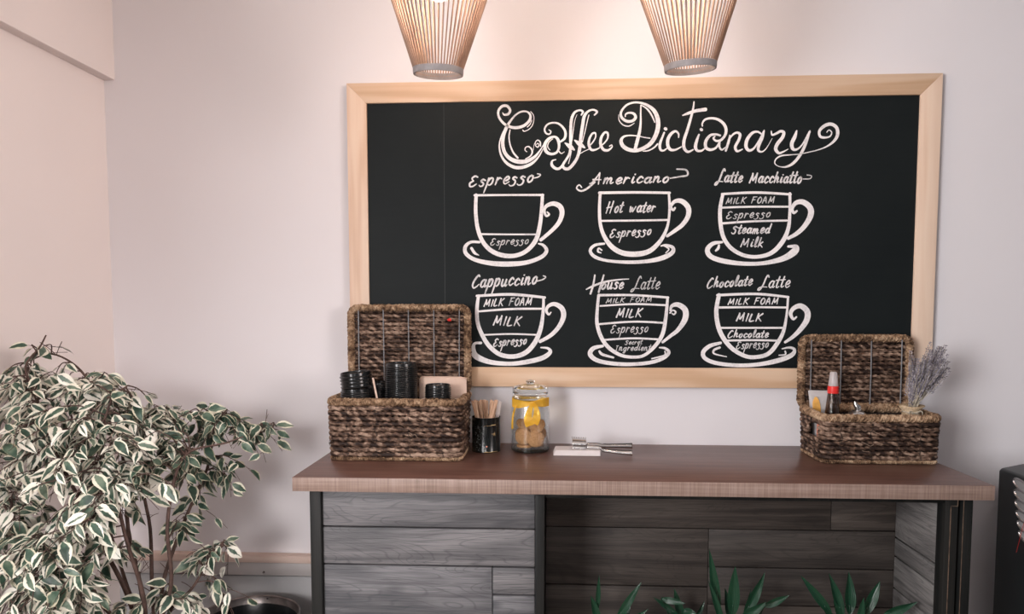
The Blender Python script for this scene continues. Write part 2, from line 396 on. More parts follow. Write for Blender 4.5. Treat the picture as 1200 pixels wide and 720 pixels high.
# low wainscot left of the counter
zc0, zc1, zc2 = onY(300, 650, -.02).z, onY(300, 660, -.03).z, onY(300, 676, -.03).z
b = MB(); b.box(WX, -.5, -.030, 0, zc1, zc0, .002); struct('trim_2', b, M['ledge'], 'pinkish wooden ledge above the grey wainscot', 'ledge')
b = MB(); b.box(WX, -.5, -.026, 0, zc2+.002, zc1-.001, .002); ts = struct('trim_3', b, M['strip'], 'grey strip below the pinkish ledge', 'trim')
b = MB(); b.box(WX, -.5, -.018, 0, .0, zc2-.003, .002); struct('baseboard_back', b, M['panel'], 'flat grey wainscot panel behind the bin', 'panel')
b = MB()
for px in (309, 215): q = onY(px, 671, -.026); b.lathe([(0, .0), (.004, 0), (.003, .003), (0, .003)], 10, (0, 0, 0)); b.v[-40:] = [Vector((q.x+v.x, -.026-v.z, q.z+v.y)) for v in b.v[-40:]]
sc_ = b.build('screw', M['dark_steel'], ts)

# ------------------------------------------------------------------ chalkboard
XL, XR, ZT, ZB, FW = -.6007, 1.1005, 2.0178, 1.1236, .0584
YF, YS = -.020, -.0125          # front of frame, surface of the board
board = empty('chalkboard', (.25, 0, 1.57), 'large chalkboard with white coffee lettering in a pale pine frame on the back wall', 'chalkboard')
b = MB(); b.box(XL+.03, XR-.03, YS, -.002, ZB+.03, ZT-.03); bp = b.build('board_panel', M['board'], board, smooth=False)
sx = onY(521, 270, YS).x
b = MB(); b.box(sx-.0006, sx+.0006, YS-.0004, YS+.0005, ZB+FW, ZT-FW); b.build('panel_seam', M['seam'], bp, smooth=False)
for nm, m, poly in (
    ('top_rail', 'pine_x', [(XL, ZT), (XR, ZT), (XR-FW, ZT-FW), (XL+FW, ZT-FW)]),
    ('bottom_rail', 'pine_x', [(XL, ZB), (XL+FW, ZB+FW), (XR-FW, ZB+FW), (XR, ZB)]),
    ('side_rail', 'pine_z', [(XL, ZT), (XL+FW, ZT-FW), (XL+FW, ZB+FW), (XL, ZB)]),
    ('side_rail', 'pine_z', [(XR, ZT), (XR, ZB), (XR-FW, ZB+FW), (XR-FW, ZT-FW)])):
    b = MB(); b.prism(poly, YF, -.001, .0012); b.build(nm, M[m], board, sharp=30)

PXM = (YS-CAM.y)/F          # metres per photo pixel near the board
layer = [0]
def stroke(mb, pts, org, sc, sub=8, wmul=1.0, closed=False):
    """ribbon of paint through (x, y, width) points, given in a close-up's own pixels"""
    pts = [(p if len(p) == 3 else (*p, pts[0][2])) for p in pts]
    c = cr(pts, sub, closed) if len(pts) > 2 else [tuple(pts[0]), tuple((a+b_)/2 for a, b_ in zip(*pts)), tuple(pts[1])]
    layer[0] = (layer[0]+1) % 60
    Y = YS-.0004-.000012*layer[0]
    P = []
    for x, y, wd in c:
        q = onY(org[0]+x/sc, org[1]+y/sc, Y); P.append((q.x, q.z, max(wd, 2)*wmul/sc*PXM*.5))
    L, R = [], []; n = len(P)
    for i in range(n):
        a = P[(i-1) % n if closed else max(i-1, 0)]; d = P[(i+1) % n if closed else min(i+1, n-1)]
        tx, tz = d[0]-a[0], d[1]-a[1]; l = math.hypot(tx, tz) or 1e-9; nx, nz = -tz/l, tx/l
        x, z, h = P[i]; L.append((x+nx*h, Y, z+nz*h)); R.append((x-nx*h, Y, z-nz*h))
    if not closed:                                     # round ends
        for e, s in ((0, -1), (n-1, 1)):
            x, z, h = P[e]; a = P[max(e-1, 0)]; d = P[min(e+1, n-1)]; ang = math.atan2(d[1]-a[1], d[0]-a[0])
            fan = [(x, Y, z)]+[(x+h*math.cos(ang+s*0+(k/8-.5)*PI+(0 if s > 0 else PI)), Y, z+h*math.sin(ang+(k/8-.5)*PI+(0 if s > 0 else PI))) for k in range(9)]
            mb.add(fan, [(0, k+1, k+2) for k in range(8)])
    else: L.append(L[0]); R.append(R[0])
    mb.strip(L, R)

# ---- the big title
T = MB()
Z1, S1 = (575, 110), 7.575
for s in (
    [(106,168,8),(122,186,20),(158,178,26),(172,145,26),(145,108,28),(100,112,28),(68,155,24),(75,210,24),(115,262,26),(170,293,28),(235,300,30),(300,280,30),(345,235,28),(352,190,24),(325,160,18),(275,158,18),(225,185,18),(180,235,22),(140,300,34),(112,380,36),(108,460,36),(130,530,36),(180,580,40),(250,603,44),(320,598,40),(390,560,28),(440,500,14),(470,450,8)],
    [(150,290,6),(110,340,10),(80,430,14),(80,500,18),(105,570,24),(155,625,30),(225,655,34),(300,648,34),(370,615,28),(425,560,16),(465,490,8)],
    [(172,320,10),(163,380,14),(172,450,16),(200,520,18),(240,568,20)],
    [(285,322,10),(300,333,10),(340,315,9),(370,280,8),(383,235,8),(380,190,8),(355,158,8)],
    [(325,295,10),(350,270,10),(365,235,8)],
    [(322,515,8),(305,500,10),(312,475,12),(340,470,14),(365,495,18),(368,525,18),(350,555,14),(310,578,10)],
    [(405,452,8),(418,440,8),(430,455,10),(416,474,12),(396,455,10),(400,425,10),(420,412,12),(440,430,14),(442,465,12)],
    [(380,500,5),(385,455,5),(402,418,5)]): stroke(T, s, Z1, S1, wmul=.83)
Z2, S2 = (630, 110), 7.58
for s in (
    [(100,320,10),(118,335,14),(105,358,16),(75,350,18),(62,315,18),(85,275,18),(130,258,18),(185,265,20),(230,305,24),(248,350,26),(240,395,26),(205,425,20)],
    [(185,505,12),(210,530,12),(238,515,6)],
    [(135,400,8),(100,430,10),(90,470,10),(110,500,8)],
    [(388,188,14),(402,160,22),(375,146,18),(330,165,24),(303,220,30),(295,300,30),(293,400,30),(292,480,26),(280,540,26),(250,590,24),(205,655,26),(165,665,28),(128,635,30),(130,597,18),(162,585,10)],
    [(350,185,4),(330,240,8),(318,320,8),(305,420,8)],
    [(505,188,16),(528,160,22),(495,142,18),(450,155,22),(415,200,32),(400,280,34),(385,380,34),(375,480,34),(355,560,30),(320,620,32),(275,665,32),(235,660,30),(225,625,18),(245,590,14)],
    [(455,190,10),(440,250,10),(420,340,10),(398,430,8)],
    [(300,510,8),(290,560,8),(275,620,8)],
    [(245,438,14),(290,470,46),(325,497,18)], [(330,413,14),(376,448,46),(418,478,16)],
    [(380,530,8),(420,508,8),(465,488,10)],
    [(455,470,10),(490,430,14),(515,385,14),(512,350,18),(485,355,20),(460,400,24),(455,450,28),(475,495,26),(510,498,20),(550,480,10)],
    [(550,470,10),(590,440,14),(622,395,16),(622,350,22),(595,345,22),(565,390,28),(560,450,30),(585,495,28),(625,502,24),(660,475,14),(658,455,10),(640,465,12)]): stroke(T, s, Z2, S2, wmul=.83)
stroke(T, [(150,382,22),(100,400,30),(65,450,34),(75,510,34),(120,535,28),(170,520,24),(190,470,26),(182,410,32)], Z2, S2, wmul=.83, closed=True)
Z3, S3 = (715, 110), 9.0
for s in (
    [(160,240,14),(165,215,20),(200,200,24),(250,210,30),(268,250,36),(235,285,34),(180,290,34),(130,260,34),(112,215,30),(130,165,26),(180,115,24),(250,92,24),(320,95,26),(400,125,34),(465,180,46),(500,260,52),(505,350,54),(480,440,52),(430,520,50),(360,570,46),(280,598,44),(200,590,46),(140,555,48),(115,500,42),(140,455,28),(200,440,18),(290,445,14),(360,460,12),(418,468,16)],
    [(90,220,6),(95,280,10),(140,330,14),(200,340,14),(255,310,8)],
    [(325,120,16),(322,200,18),(322,300,24),(310,400,36),(285,500,42),(265,580,40)],
    [(330,120,10),(390,160,20),(440,230,20),(470,300,14)],
    [(345,605,10),(400,600,16),(460,570,18),(500,530,20)],
    [(570,410,22),(550,460,26),(525,530,34),(530,585,30),(560,600,22),(600,575,14)], [(582,368,38),(588,372,38)],
    [(722,460,14),(720,420,22),(690,395,26),(645,420,36),(610,480,40),(610,550,40),(640,590,34),(690,590,24),(750,560,14)]): stroke(T, s, Z3, S3, wmul=.83)
Z4, S4 = (790, 110), 9.0
for s in (
    [(210,85,14),(200,160,24),(175,260,30),(140,380,34),(105,490,38),(105,570,38),(145,612,30),(200,590,16)],
    [(90,228,14),(150,205,34),(230,180,38),(330,165,44)],
    [(262,430,20),(240,490,34),(225,560,40),(245,600,30),(290,600,24),(330,570,14)], [(285,376,36),(290,380,36)],
    [(298,340,16),(298,310,20),(330,270,26),(400,258,28),(470,275,32),(525,320,36),(548,380,36),(535,440,32),(490,490,30),(440,495,26),(415,470,24),(430,450,16)],
    [(485,440,24),(440,428,26),(380,440,32),(335,500,38),(335,565,38),(380,590,34),(440,570,26),(480,510,24)],
    [(480,500,24),(478,560,24),(505,590,22),(545,560,10)],
    [(585,438,14),(588,450,24),(570,520,32),(545,600,26)], [(560,520,10),(610,440,22),(660,410,26),(695,430,34),(680,490,34),(645,560,34),(665,605,28),(720,585,14)]): stroke(T, s, Z4, S4, wmul=.83)
Z5, S5 = (870, 130), 9.6
for s in (
    [(215,262,20),(170,235,26),(110,250,36),(55,320,44),(40,400,44),(75,445,36),(130,420,26),(190,330,22),(240,235,28)],
    [(245,220,16),(225,300,34),(185,390,38),(180,445,32),(220,460,20),(270,420,12),(335,310,6)],
    [(325,230,16),(335,270,24),(380,255,30),(430,230,34),(465,245,40),(450,300,44),(395,370,46),(375,430,44),(410,475,34),(460,460,22),(515,430,8)],
    [(610,225,20),(590,290,46),(555,370,48),(570,430,40),(620,430,26),(680,370,20),(755,240,30)],
    [(760,225,16),(735,300,34),(695,410,38),(640,510,38),(570,590,36),(490,630,24),(410,625,10),(365,590,14),(380,540,18),(440,505,20),(540,495,14),(650,485,10),(760,462,12),(850,440,14),(950,400,20),(1030,340,34),(1070,270,42),(1060,190,42),(1000,150,42),(930,165,44),(870,220,36),(870,280,34),(910,300,30),(980,290,20),(1005,245,16),(975,215,14),(950,240,12)]): stroke(T, s, Z5, S5, wmul=.83)
tag(T.build('title_lettering', M['chalk'], board, smooth=False), 'white curly title lettering')

# ---- hand lettering: one-stroke letters (x right, y up, x-height 1)
G = {
 'a': (1.0, [[(.82,.8),(.5,1),(.15,.7),(.08,.25),(.35,0),(.65,.25),(.85,.9)], [(.85,.95),(.72,.3),(.82,.02),(1.05,.2)]]),
 'c': (.8, [[(.78,.78),(.5,1),(.15,.65),(.1,.25),(.38,0),(.8,.25)]]),
 'd': (1.0, [[(.8,.75),(.5,.95),(.15,.65),(.1,.25),(.35,0),(.65,.25),(.85,.9)], [(1.02,1.8),(.78,.5),(.8,.05),(1.0,.15)]]),
 'e': (.82, [[(.10,.42),(.5,.50),(.74,.78),(.5,1.02),(.18,.72),(.08,.32),(.34,-.02),(.82,.26)]]),
 'g': (1.0, [[(.8,.8),(.5,1),(.15,.7),(.1,.3),(.35,.05),(.65,.3),(.85,.95)], [(.85,.95),(.7,-.1),(.45,-.7),(.1,-.6),(.3,-.25),(.9,.1)]]),
 'h': (.95, [[(.3,1.8),(.15,.8),(.05,0)], [(.1,.4),(.4,.95),(.65,.9),(.62,.4),(.65,.05),(.95,.2)]]),
 'i': (.5, [[(.25,.95),(.15,.3),(.25,.02),(.5,.2)], [(.36,1.38),(.40,1.42)]]),
 'k': (.9, [[(.3,1.8),(.15,.8),(.05,0)], [(.75,1),(.2,.45),(.5,.35),(.85,0)]]),
 'l': (.5, [[(.15,.3),(.45,1.3),(.38,1.85),(.18,1.3),(.12,.3),(.25,0),(.5,.2)]]),
 'm': (1.4, [[(.12,1),(.08,.5),(.02,0)], [(.06,.5),(.32,.98),(.5,.85),(.46,0)], [(.5,.5),(.78,.98),(.98,.85),(.93,.2),(1.05,0),(1.3,.2)]]),
 'n': (1.0, [[(.12,1),(.08,.5),(.02,0)], [(.06,.5),(.4,.98),(.62,.85),(.58,.2),(.7,0),(1.0,.2)]]),
 'o': (.85, [[(.5,.98),(.18,.75),(.08,.3),(.3,0),(.62,.2),(.72,.65),(.5,.98),(.75,.85)]]),
 'p': (.95, [[(.15,1),(.05,0),(-.12,-1.05)], [(.08,.4),(.4,.98),(.75,.85),(.7,.25),(.4,0),(.1,.2)]]),
 'r': (.75, [[(.15,1),(.1,.5),(.02,0)], [(.1,.55),(.4,.95),(.72,.82)]]),
 's': (.75, [[(.7,.85),(.4,1),(.2,.75),(.55,.4),(.5,.05),(.2,-.02),(.02,.15)]]),
 'S': (.85, [[(.7,.85),(.4,1),(.2,.75),(.6,.35),(.5,-.2),(.1,-.35),(-.15,-.15)]]),     # long double s
 't': (.6, [[(.4,1.75),(.22,.8),(.15,.2),(.3,0),(.6,.2)], [(-.05,1.18),(.65,1.25)]]),
 'u': (1.0, [[(.12,.95),(.08,.3),(.25,0),(.55,.25),(.75,.95)], [(.75,.95),(.68,.25),(.8,0),(1.0,.2)]]),
 'w': (1.3, [[(.05,.95),(.15,.05),(.5,.8),(.62,.05),(1.15,1.0)]]),
 'A': (1.5, [[(-.05,.1),(.3,.35),(.95,1.8)], [(.95,1.8),(1.1,.0)], [(.25,.75),(1.3,.72)]]),
 'C': (1.2, [[(1.0,1.5),(.75,1.65),(.3,1.1),(.08,.4),(.35,-.05),(.8,.1),(1.15,.4)]]),
 'E': (1.15, [[(.95,1.25),(.6,1.4),(.25,1.1),(.5,.75)], [(.5,.75),(.1,.45),(.2,.02),(.6,0),(1.0,.3)]]),
 'F': (1.2, [[(.25,1.5),(.0,0)], [(.2,1.5),(1.1,1.55)], [(.1,.8),(.8,.85)]]),
 'H': (1.5, [[(.3,1.8),(.05,-.1)], [(1.1,1.9),(.85,-.1)], [(.0,.8),(1.1,1.0)]]),
 'I': (.75, [[(.25,1.4),(.1,0)], [(.0,1.4),(.55,1.45)], [(-.15,0),(.4,.03)]]),
 'J': (.5, [[(.3,1.45),(.12,0)]]),
 'K': (1.15, [[(.25,1.5),(.0,0)], [(1.05,1.5),(.12,.7)], [(.25,.8),(1.0,0)]]),
 'L': (1.1, [[(.25,1.5),(.05,.05),(.85,.1)]]),
 'Q': (1.3, [[(1.25,1.75),(1.0,2.05),(.75,1.6),(.5,.5),(.1,-.3),(-.25,-.35),(-.1,.0),(.4,.15),(1.25,.12)]]),   # cursive L
 'M': (1.6, [[(.05,0),(.35,1.5)], [(.35,1.5),(.65,.35),(1.25,1.55)], [(1.25,1.55),(1.3,0)]]),
 'O': (1.2, [[(.6,1.5),(.2,1.1),(.1,.4),(.45,0),(.95,.4),(1.0,1.1),(.6,1.5)]]),
 'B': (1.25, [[(.0,0),(.5,1.5),(.95,0)], [(.2,.55),(.85,.55)]]),                                                # capital A of FOAM
 'Z': (1.1, [[(.95,1.3),(.55,1.5),(.2,1.15),(.7,.7),(.6,.05),(.2,-.05),(-.05,.2)]]),                             # capital S
 ' ': (1.1, []),
}
def word(mb, text, org, sc, x0, y0, x1, y1, xh, wd, slant=.22, seed=0):
    rs = random.Random(hash(text) % 1000+seed) if False else random.Random(sum(map(ord, text))+seed)
    total = sum(G[c][0]+.24 for c in text); k = (x1-x0)/total; x = 0.0
    for c in text:
        adv, ss = G[c]; dy = rs.uniform(-.06, .06); hs = rs.uniform(.92, 1.08)
        for s in ss:
            pts = []
            for i, (gx, gy) in enumerate(s):
                gy2 = gy*hs+dy; fx = x+gx
                t = fx/total; X = x0+k*fx+slant*gy2*xh; Yp = y0+(y1-y0)*t-gy2*xh
                e = i/(len(s)-1); pts.append((X, Yp, wd*(.75+.5*math.sin(PI*min(1, .25+e*.8)))))
            stroke(mb, pts, org, sc, sub=5)
        x += adv+.24

K = 5.536
cups = [
 dict(o=(530,190), label='drawing of a cup holding only Espresso',
  lines=[[(155,215,24),(152,320,26),(165,430,28),(200,520,30),(260,580,32),(340,608,32),(420,605,30),(490,570,30),(545,500,32),(570,400,28),(580,300,24),(585,215,22)],
   [(145,216,16),(370,214,14),(590,214,16)], [(180,468,14),(370,470,12),(555,470,12)],
   [(616,325,10),(628,340,14),(610,350,16),(598,325,18),(600,300,22),(620,280,26),(660,270,32),(700,290,36),(712,335,34),(690,395,30),(640,450,26),(575,505,24)],
   [(175,520,18),(120,520,20),(85,550,26),(90,595,28),(150,635,28),(260,658,34),(380,662,36),(490,650,30),(580,615,28),(612,575,26),(590,540,20),(560,530,10)],
   [(125,560,20),(145,590,20),(172,605,6)]],
  words=[('EspreSSo',105,160,535,130,44,15), ('EspreSSo',245,540,500,532,28,9)], curls=[[(520,105,8),(555,98,10),(572,82,10),(552,76,8)]]),
 dict(o=(670,190), label='drawing of a cup of Hot water and espresso',
  lines=[[(180,200,20),(400,197,18),(635,200,18)], [(185,200,20),(180,300,22),(185,400,24),(210,480,28),(260,550,34),(330,590,36),(420,598,38),(500,580,34),(560,530,30),(600,470,24),(625,400,18),(635,300,18),(630,205,16)],
   [(190,382,14),(400,380,14),(625,376,14)],
   [(670,298,14),(658,312,16),(643,288,20),(670,255,26),(715,255,34),(755,295,36),(755,350,34),(720,405,30),(670,445,26),(620,480,20)],
   [(210,530,16),(150,540,20),(120,575,22),(150,615,24),(230,640,20),(360,650,24),(480,645,26),(580,625,34),(650,590,30),(655,555,24),(610,540,18),(580,545,10)],
   [(195,572,10),(175,560,12),(170,580,14),(190,590,8)], [(600,545,8),(630,565,10),(610,590,8)]],
  words=[('Americano',120,145,640,130,38,15), ('Hot water',222,330,545,325,38,13), ('EspreSSo',245,490,520,472,34,12)],
  curls=[[(150,130,14),(100,172,16),(60,188,14),(32,170,12),(48,148,10),(64,164,10)], [(640,105,10),(700,95,12),(750,85,14),(742,52,14),(682,46,10)]]),
 dict(o=(810,190), label='drawing of a cup of milk foam, espresso and steamed milk',
  lines=[[(200,208,16),(420,198,18),(645,210,16)], [(205,210,22),(188,300,26),(190,400,28),(210,490,28),(260,560,28),(340,605,26),(430,615,26),(520,590,30),(590,520,32),(630,430,26),(640,320,20),(640,205,20)],
   [(200,296,14),(400,290,14),(635,290,14)], [(205,398,16),(400,385,14),(620,380,14)],
   [(685,318,14),(665,330,18),(655,300,24),(680,265,30),(725,260,36),(770,295,40),(775,345,40),(740,410,34),(690,460,30),(630,495,22)],
   [(200,520,16),(140,530,28),(105,570,34),(130,615,34),(220,645,34),(350,660,28),(480,655,28),(600,625,40),(670,580,50),(680,550,30),(630,548,16)], [(160,575,14),(175,560,20),(180,540,14)]],
  words=[('Qatte Macchiatto',165,130,720,138,40,14), ('MJLK FOBM',225,270,545,266,25,10), ('EspreSSo',225,368,520,358,30,9), ('Steamed'.replace('S','Z'),262,465,515,462,32,13), ('Milk',320,548,470,552,34,12)],
  curls=[[(725,110,8),(770,108,8),(780,90,8),(752,84,8)]]),
 dict(o=(530,310), label='drawing of a cup of milk foam, milk and espresso',
  lines=[[(160,205,18),(380,195,20),(600,215,18)], [(170,205,22),(160,290,26),(165,380,28),(195,460,30),(240,530,32),(310,585,32),(400,598,32),(480,570,34),(540,500,34),(575,410,30),(590,300,22),(592,215,18)],
   [(175,305,14),(380,290,16),(585,288,14)], [(200,458,12),(380,452,12),(560,458,12)],
   [(640,312,10),(625,325,16),(610,300,20),(625,270,24),(665,258,30),(710,285,36),(722,335,36),(695,400,32),(640,460,28),(570,500,24)],
   [(185,510,20),(145,515,20),(135,560,40),(160,600,44),(250,635,34),(380,645,30),(500,630,34),(590,605,34),(635,570,28),(620,545,18),(575,540,10)]],
  words=[('CappuCCino'.replace('CC','cc'),125,152,555,128,46,15), ('MJLK FOBM',205,272,520,264,30,12), ('MJLK',265,395,450,398,38,14), ('EspreSSo',265,533,485,518,32,12)],
  curls=[[(545,110,10),(588,98,10),(606,82,10),(590,74,8)]]),
 dict(o=(670,310), label='drawing of a cup with a secret ingredient',
  lines=[[(175,200,18),(400,200,16),(625,215,16)], [(175,200,20),(165,300,22),(165,390,26),(195,480,28),(245,545,28),(320,590,24),(400,602,22),(470,590,22),(540,530,26),(590,450,28),(612,330,24),(622,215,18)],
   [(185,270,12),(400,258,14),(610,265,14)], [(180,388,14),(400,372,14),(600,380,14)], [(210,490,14),(400,480,14),(580,488,14)],
   [(650,318,8),(664,325,12),(674,308,12),(655,298,10),(638,315,12)], [(640,300,14),(650,270,24),(690,262,34),(735,295,40),(735,355,40),(690,425,30),(640,465,24),(590,505,18)],
   [(200,530,20),(140,545,30),(120,585,34),(170,625,30),(280,645,28),(400,648,26),(520,635,26),(600,605,26),(630,570,24),(605,545,18),(570,540,10)], [(180,565,16),(200,585,20),(270,605,14)], [(605,565,10),(600,590,10),(520,612,10)]],
  words=[('ouse',190,160,340,158,40,14), ('Qatte',395,160,575,160,44,10), ('MJLK FOBM',222,250,525,242,19,9), ('MJLK',288,345,460,340,36,14), ('EspreSSo',250,445,500,440,33,9), ('Zecret',345,520,460,518,16,7), ('Ingredient',285,560,515,558,22,8)],
  curls=[[(95,162,10),(140,140,16),(210,115,16),(300,100,12),(370,95,6)], [(150,70,12),(140,130,16),(122,190,16)], [(208,70,12),(190,130,16),(175,180,16)]]),
 dict(o=(810,310), label='drawing of a cup of milk foam, milk, chocolate and espresso',
  lines=[[(170,200,18),(420,192,18),(630,212,16)], [(180,200,28),(163,300,30),(175,400,32),(210,480,32),(270,550,30),(350,595,28),(420,602,28),(500,580,30),(560,510,30),(600,430,24),(620,320,16),(628,215,16)],
   [(185,280,16),(400,278,14),(620,280,14)], [(190,412,14),(400,412,14),(600,412,14)], [(225,495,14),(400,492,14),(560,495,14)],
   [(682,342,12),(662,355,18),(645,320,26),(665,285,30),(710,270,36),(752,305,40),(750,360,40),(710,420,34),(660,470,26),(610,505,18)],
   [(190,510,20),(120,530,28),(78,570,30),(90,610,28),(160,640,28),(290,655,26),(430,650,28),(560,625,34),(650,590,32),(670,555,22),(640,540,16),(590,548,8)], [(185,540,16),(150,555,16),(150,580,12),(230,600,6)], [(610,565,12),(610,585,10),(570,590,8)]],
  words=[('Chocolate',100,152,400,135,36,13), ('Qatte',445,150,645,150,42,12), ('MJLK FOBM',238,260,570,258,25,11), ('MJLK',292,368,465,368,32,14), ('Chocolate',235,474,505,474,26,11), ('EspreSSo',290,548,505,540,30,10)], curls=[]),
]
for c in cups:
    a = MB()
    for s in c['lines']: stroke(a, s, c['o'], K, wmul=.9)
    cup = tag(a.build('cup_drawing', M['chalk'], board, smooth=False), c['label'])
    for i, (t, x0, y0, x1, y1, xh, wd) in enumerate(c['words']):
        a = MB(); word(a, t, c['o'], K, x0, y0, x1, y1, xh, wd*.64)
        if i == 0:
            for s in c['curls']: stroke(a, s, c['o'], K, wmul=.8)
        a.build('lettering', M['chalk_thin' if wd > 10 else 'chalk_faint'], cup, smooth=False)

# ------------------------------------------------------------------ counter
CT = .95; CX0, CX1, CY = -.6244, 1.0239, -.4615
counter = empty('counter', (.2, -.23, 0), 'plank-fronted wooden bar counter with a thick brown top and an open niche', 'counter')
b = MB(); b.box(CX0, CX1, CY+.0012, -.002, CT-.034, CT, .0015); top = b.build('counter_top', M['slab'], counter, sharp=30)
b = MB(); b.box(CX0, CX1, CY-.0006, CY+.0014, CT-.0345, CT-.0004, .0006); tag(b.build('lit_front_edge', M['edge'], top, sharp=30), 'brown front edge of the counter top, coloured paler as if lit')
YP = -.425; zt = CT-.034
def postx(px): return onY(px, 640, YP-.01).x
x1a, x1b, x2a, x2b = postx(364), postx(377), postx(627), postx(638)
x3a, x3b, x3c, x3d = postx(1107), postx(1122), postx(1126), postx(1138)
for xa, xb, yb in ((x1a, x1b, -.02), (x2a, x2b, -.05), (x3c, x3d, -.02)):
    b = MB(); b.box(xa, xb, YP-.012, yb, 0, zt, .002); b.build('post', M['post'], counter, sharp=30)
b = MB(); b.box(x3a, x3b, YP-.008, YP+.03, 0, zt, .0015); b.build('frame_stile', M['post'], counter, sharp=30)
b = MB(); b.box(x2b, x3a, YP-.004, YP+.02, zt-.017, zt, .0015); b.build('top_rail', M['post'], counter, sharp=30)
b = MB()
xe = postx(1113); b.box(xe-.0008, xe+.0008, YP-.0092, YP-.007, .45, zt-.022); b.box(xe-.0008, xe+.016, YP-.0092, YP-.007, zt-.0235, zt-.0215); b.box(xe+.0145, xe+.016, YP-.0092, YP-.007, zt-.022, zt-.004)
b.box(x3c+.001, x3c+.002, YP-.0132, YP-.011, .45, zt-.004)
tag(b.build('worn_edge', M['worn'], counter, smooth=False), 'worn pale edges of the black frame')
# front planks
def zY(py, Y=YP): return onY(500, py, Y).z
zs = [zt-.0005, zY(619), zY(663.5)]
rows = [(zs[0], zs[1], [(x1b, x2a)]), (zs[1], zs[2], [(x1b, x2a)])]
xs = onY(577, 690, YP).x; zz = onY(600, 698, YP).z
for z1, z0, segs in rows:
    for a, c in segs:
        b = MB(); b.box(a+.0006, c-.0006, YP, YP+.018, z0+.0017, z1-.0017, .0026); b.build('front_plank', M['plank'], counter, sharp=40)
for (a, c, z1, z0) in ((x1b, xs, zs[2], .50), (xs, x2a, zs[2], zz), (xs, x2a, zz, .50), (x1b, x2a, .50, .385), (x1b, -.25, .385, .27), (-.25, x2a, .385, .27), (x1b, x2a, .27, .15), (x1b, x2a, .15, .03)):
    b = MB(); b.box(a+.0006, c-.0006, YP, YP+.018, z0+.0017, z1-.0017, .0026); b.build('front_plank', M['plank'], counter, sharp=40)
b = MB(); b.box(x1b, x2a, YP+.019, YP+.03, .02, zt); b.build('backing_board', M['core'], counter, smooth=False)
# niche
YB = onX(1049, 600, x3a).y
def zB(py): return onY(900, py, YB).z
def xB(px): return onY(px, 650, YB).x
zr = [zt-.001, zB(621), zB(666), zB(710)]
xl = x2b+.001; xr = x3a+.004
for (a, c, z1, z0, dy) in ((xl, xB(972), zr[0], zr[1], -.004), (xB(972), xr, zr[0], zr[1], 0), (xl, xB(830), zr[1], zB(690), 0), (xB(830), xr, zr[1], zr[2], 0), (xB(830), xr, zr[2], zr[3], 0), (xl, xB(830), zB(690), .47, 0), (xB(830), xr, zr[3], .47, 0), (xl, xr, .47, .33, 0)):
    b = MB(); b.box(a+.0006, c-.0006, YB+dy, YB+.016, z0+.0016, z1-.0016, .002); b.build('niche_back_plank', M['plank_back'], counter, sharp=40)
zside = [zt-.018, onX(1049, 628, x3a).z, onX(1049, 652, x3a).z, .60, .47, .33]
zside[1] = onX(1078, 650, x3a).z; zside[2] = onX(1078, 674, x3a).z
for z1, z0 in zip(zside[:-1], zside[1:]):
    b = MB(); b.box(x3a+.001, x3a+.016, YP+.031, YB-.001, z0+.0022, z1-.0022, .002); b.build('niche_side_plank', M['plank_y'], counter, sharp=40)
NZ = .335
b = MB(); b.box(xl, xr+.02, YB+.0165, YB+.026, .33, zt); b.box(x3a+.017, x3a+.024, YP+.031, YB+.016, .33, zt); b.build('backing_board', M['core'], counter, smooth=False)
b = MB(); b.box(xl, xr, YP+.005, YB+.016, NZ-.025, NZ, .002); b.build('niche_shelf', M['shelf'], counter, sharp=30)

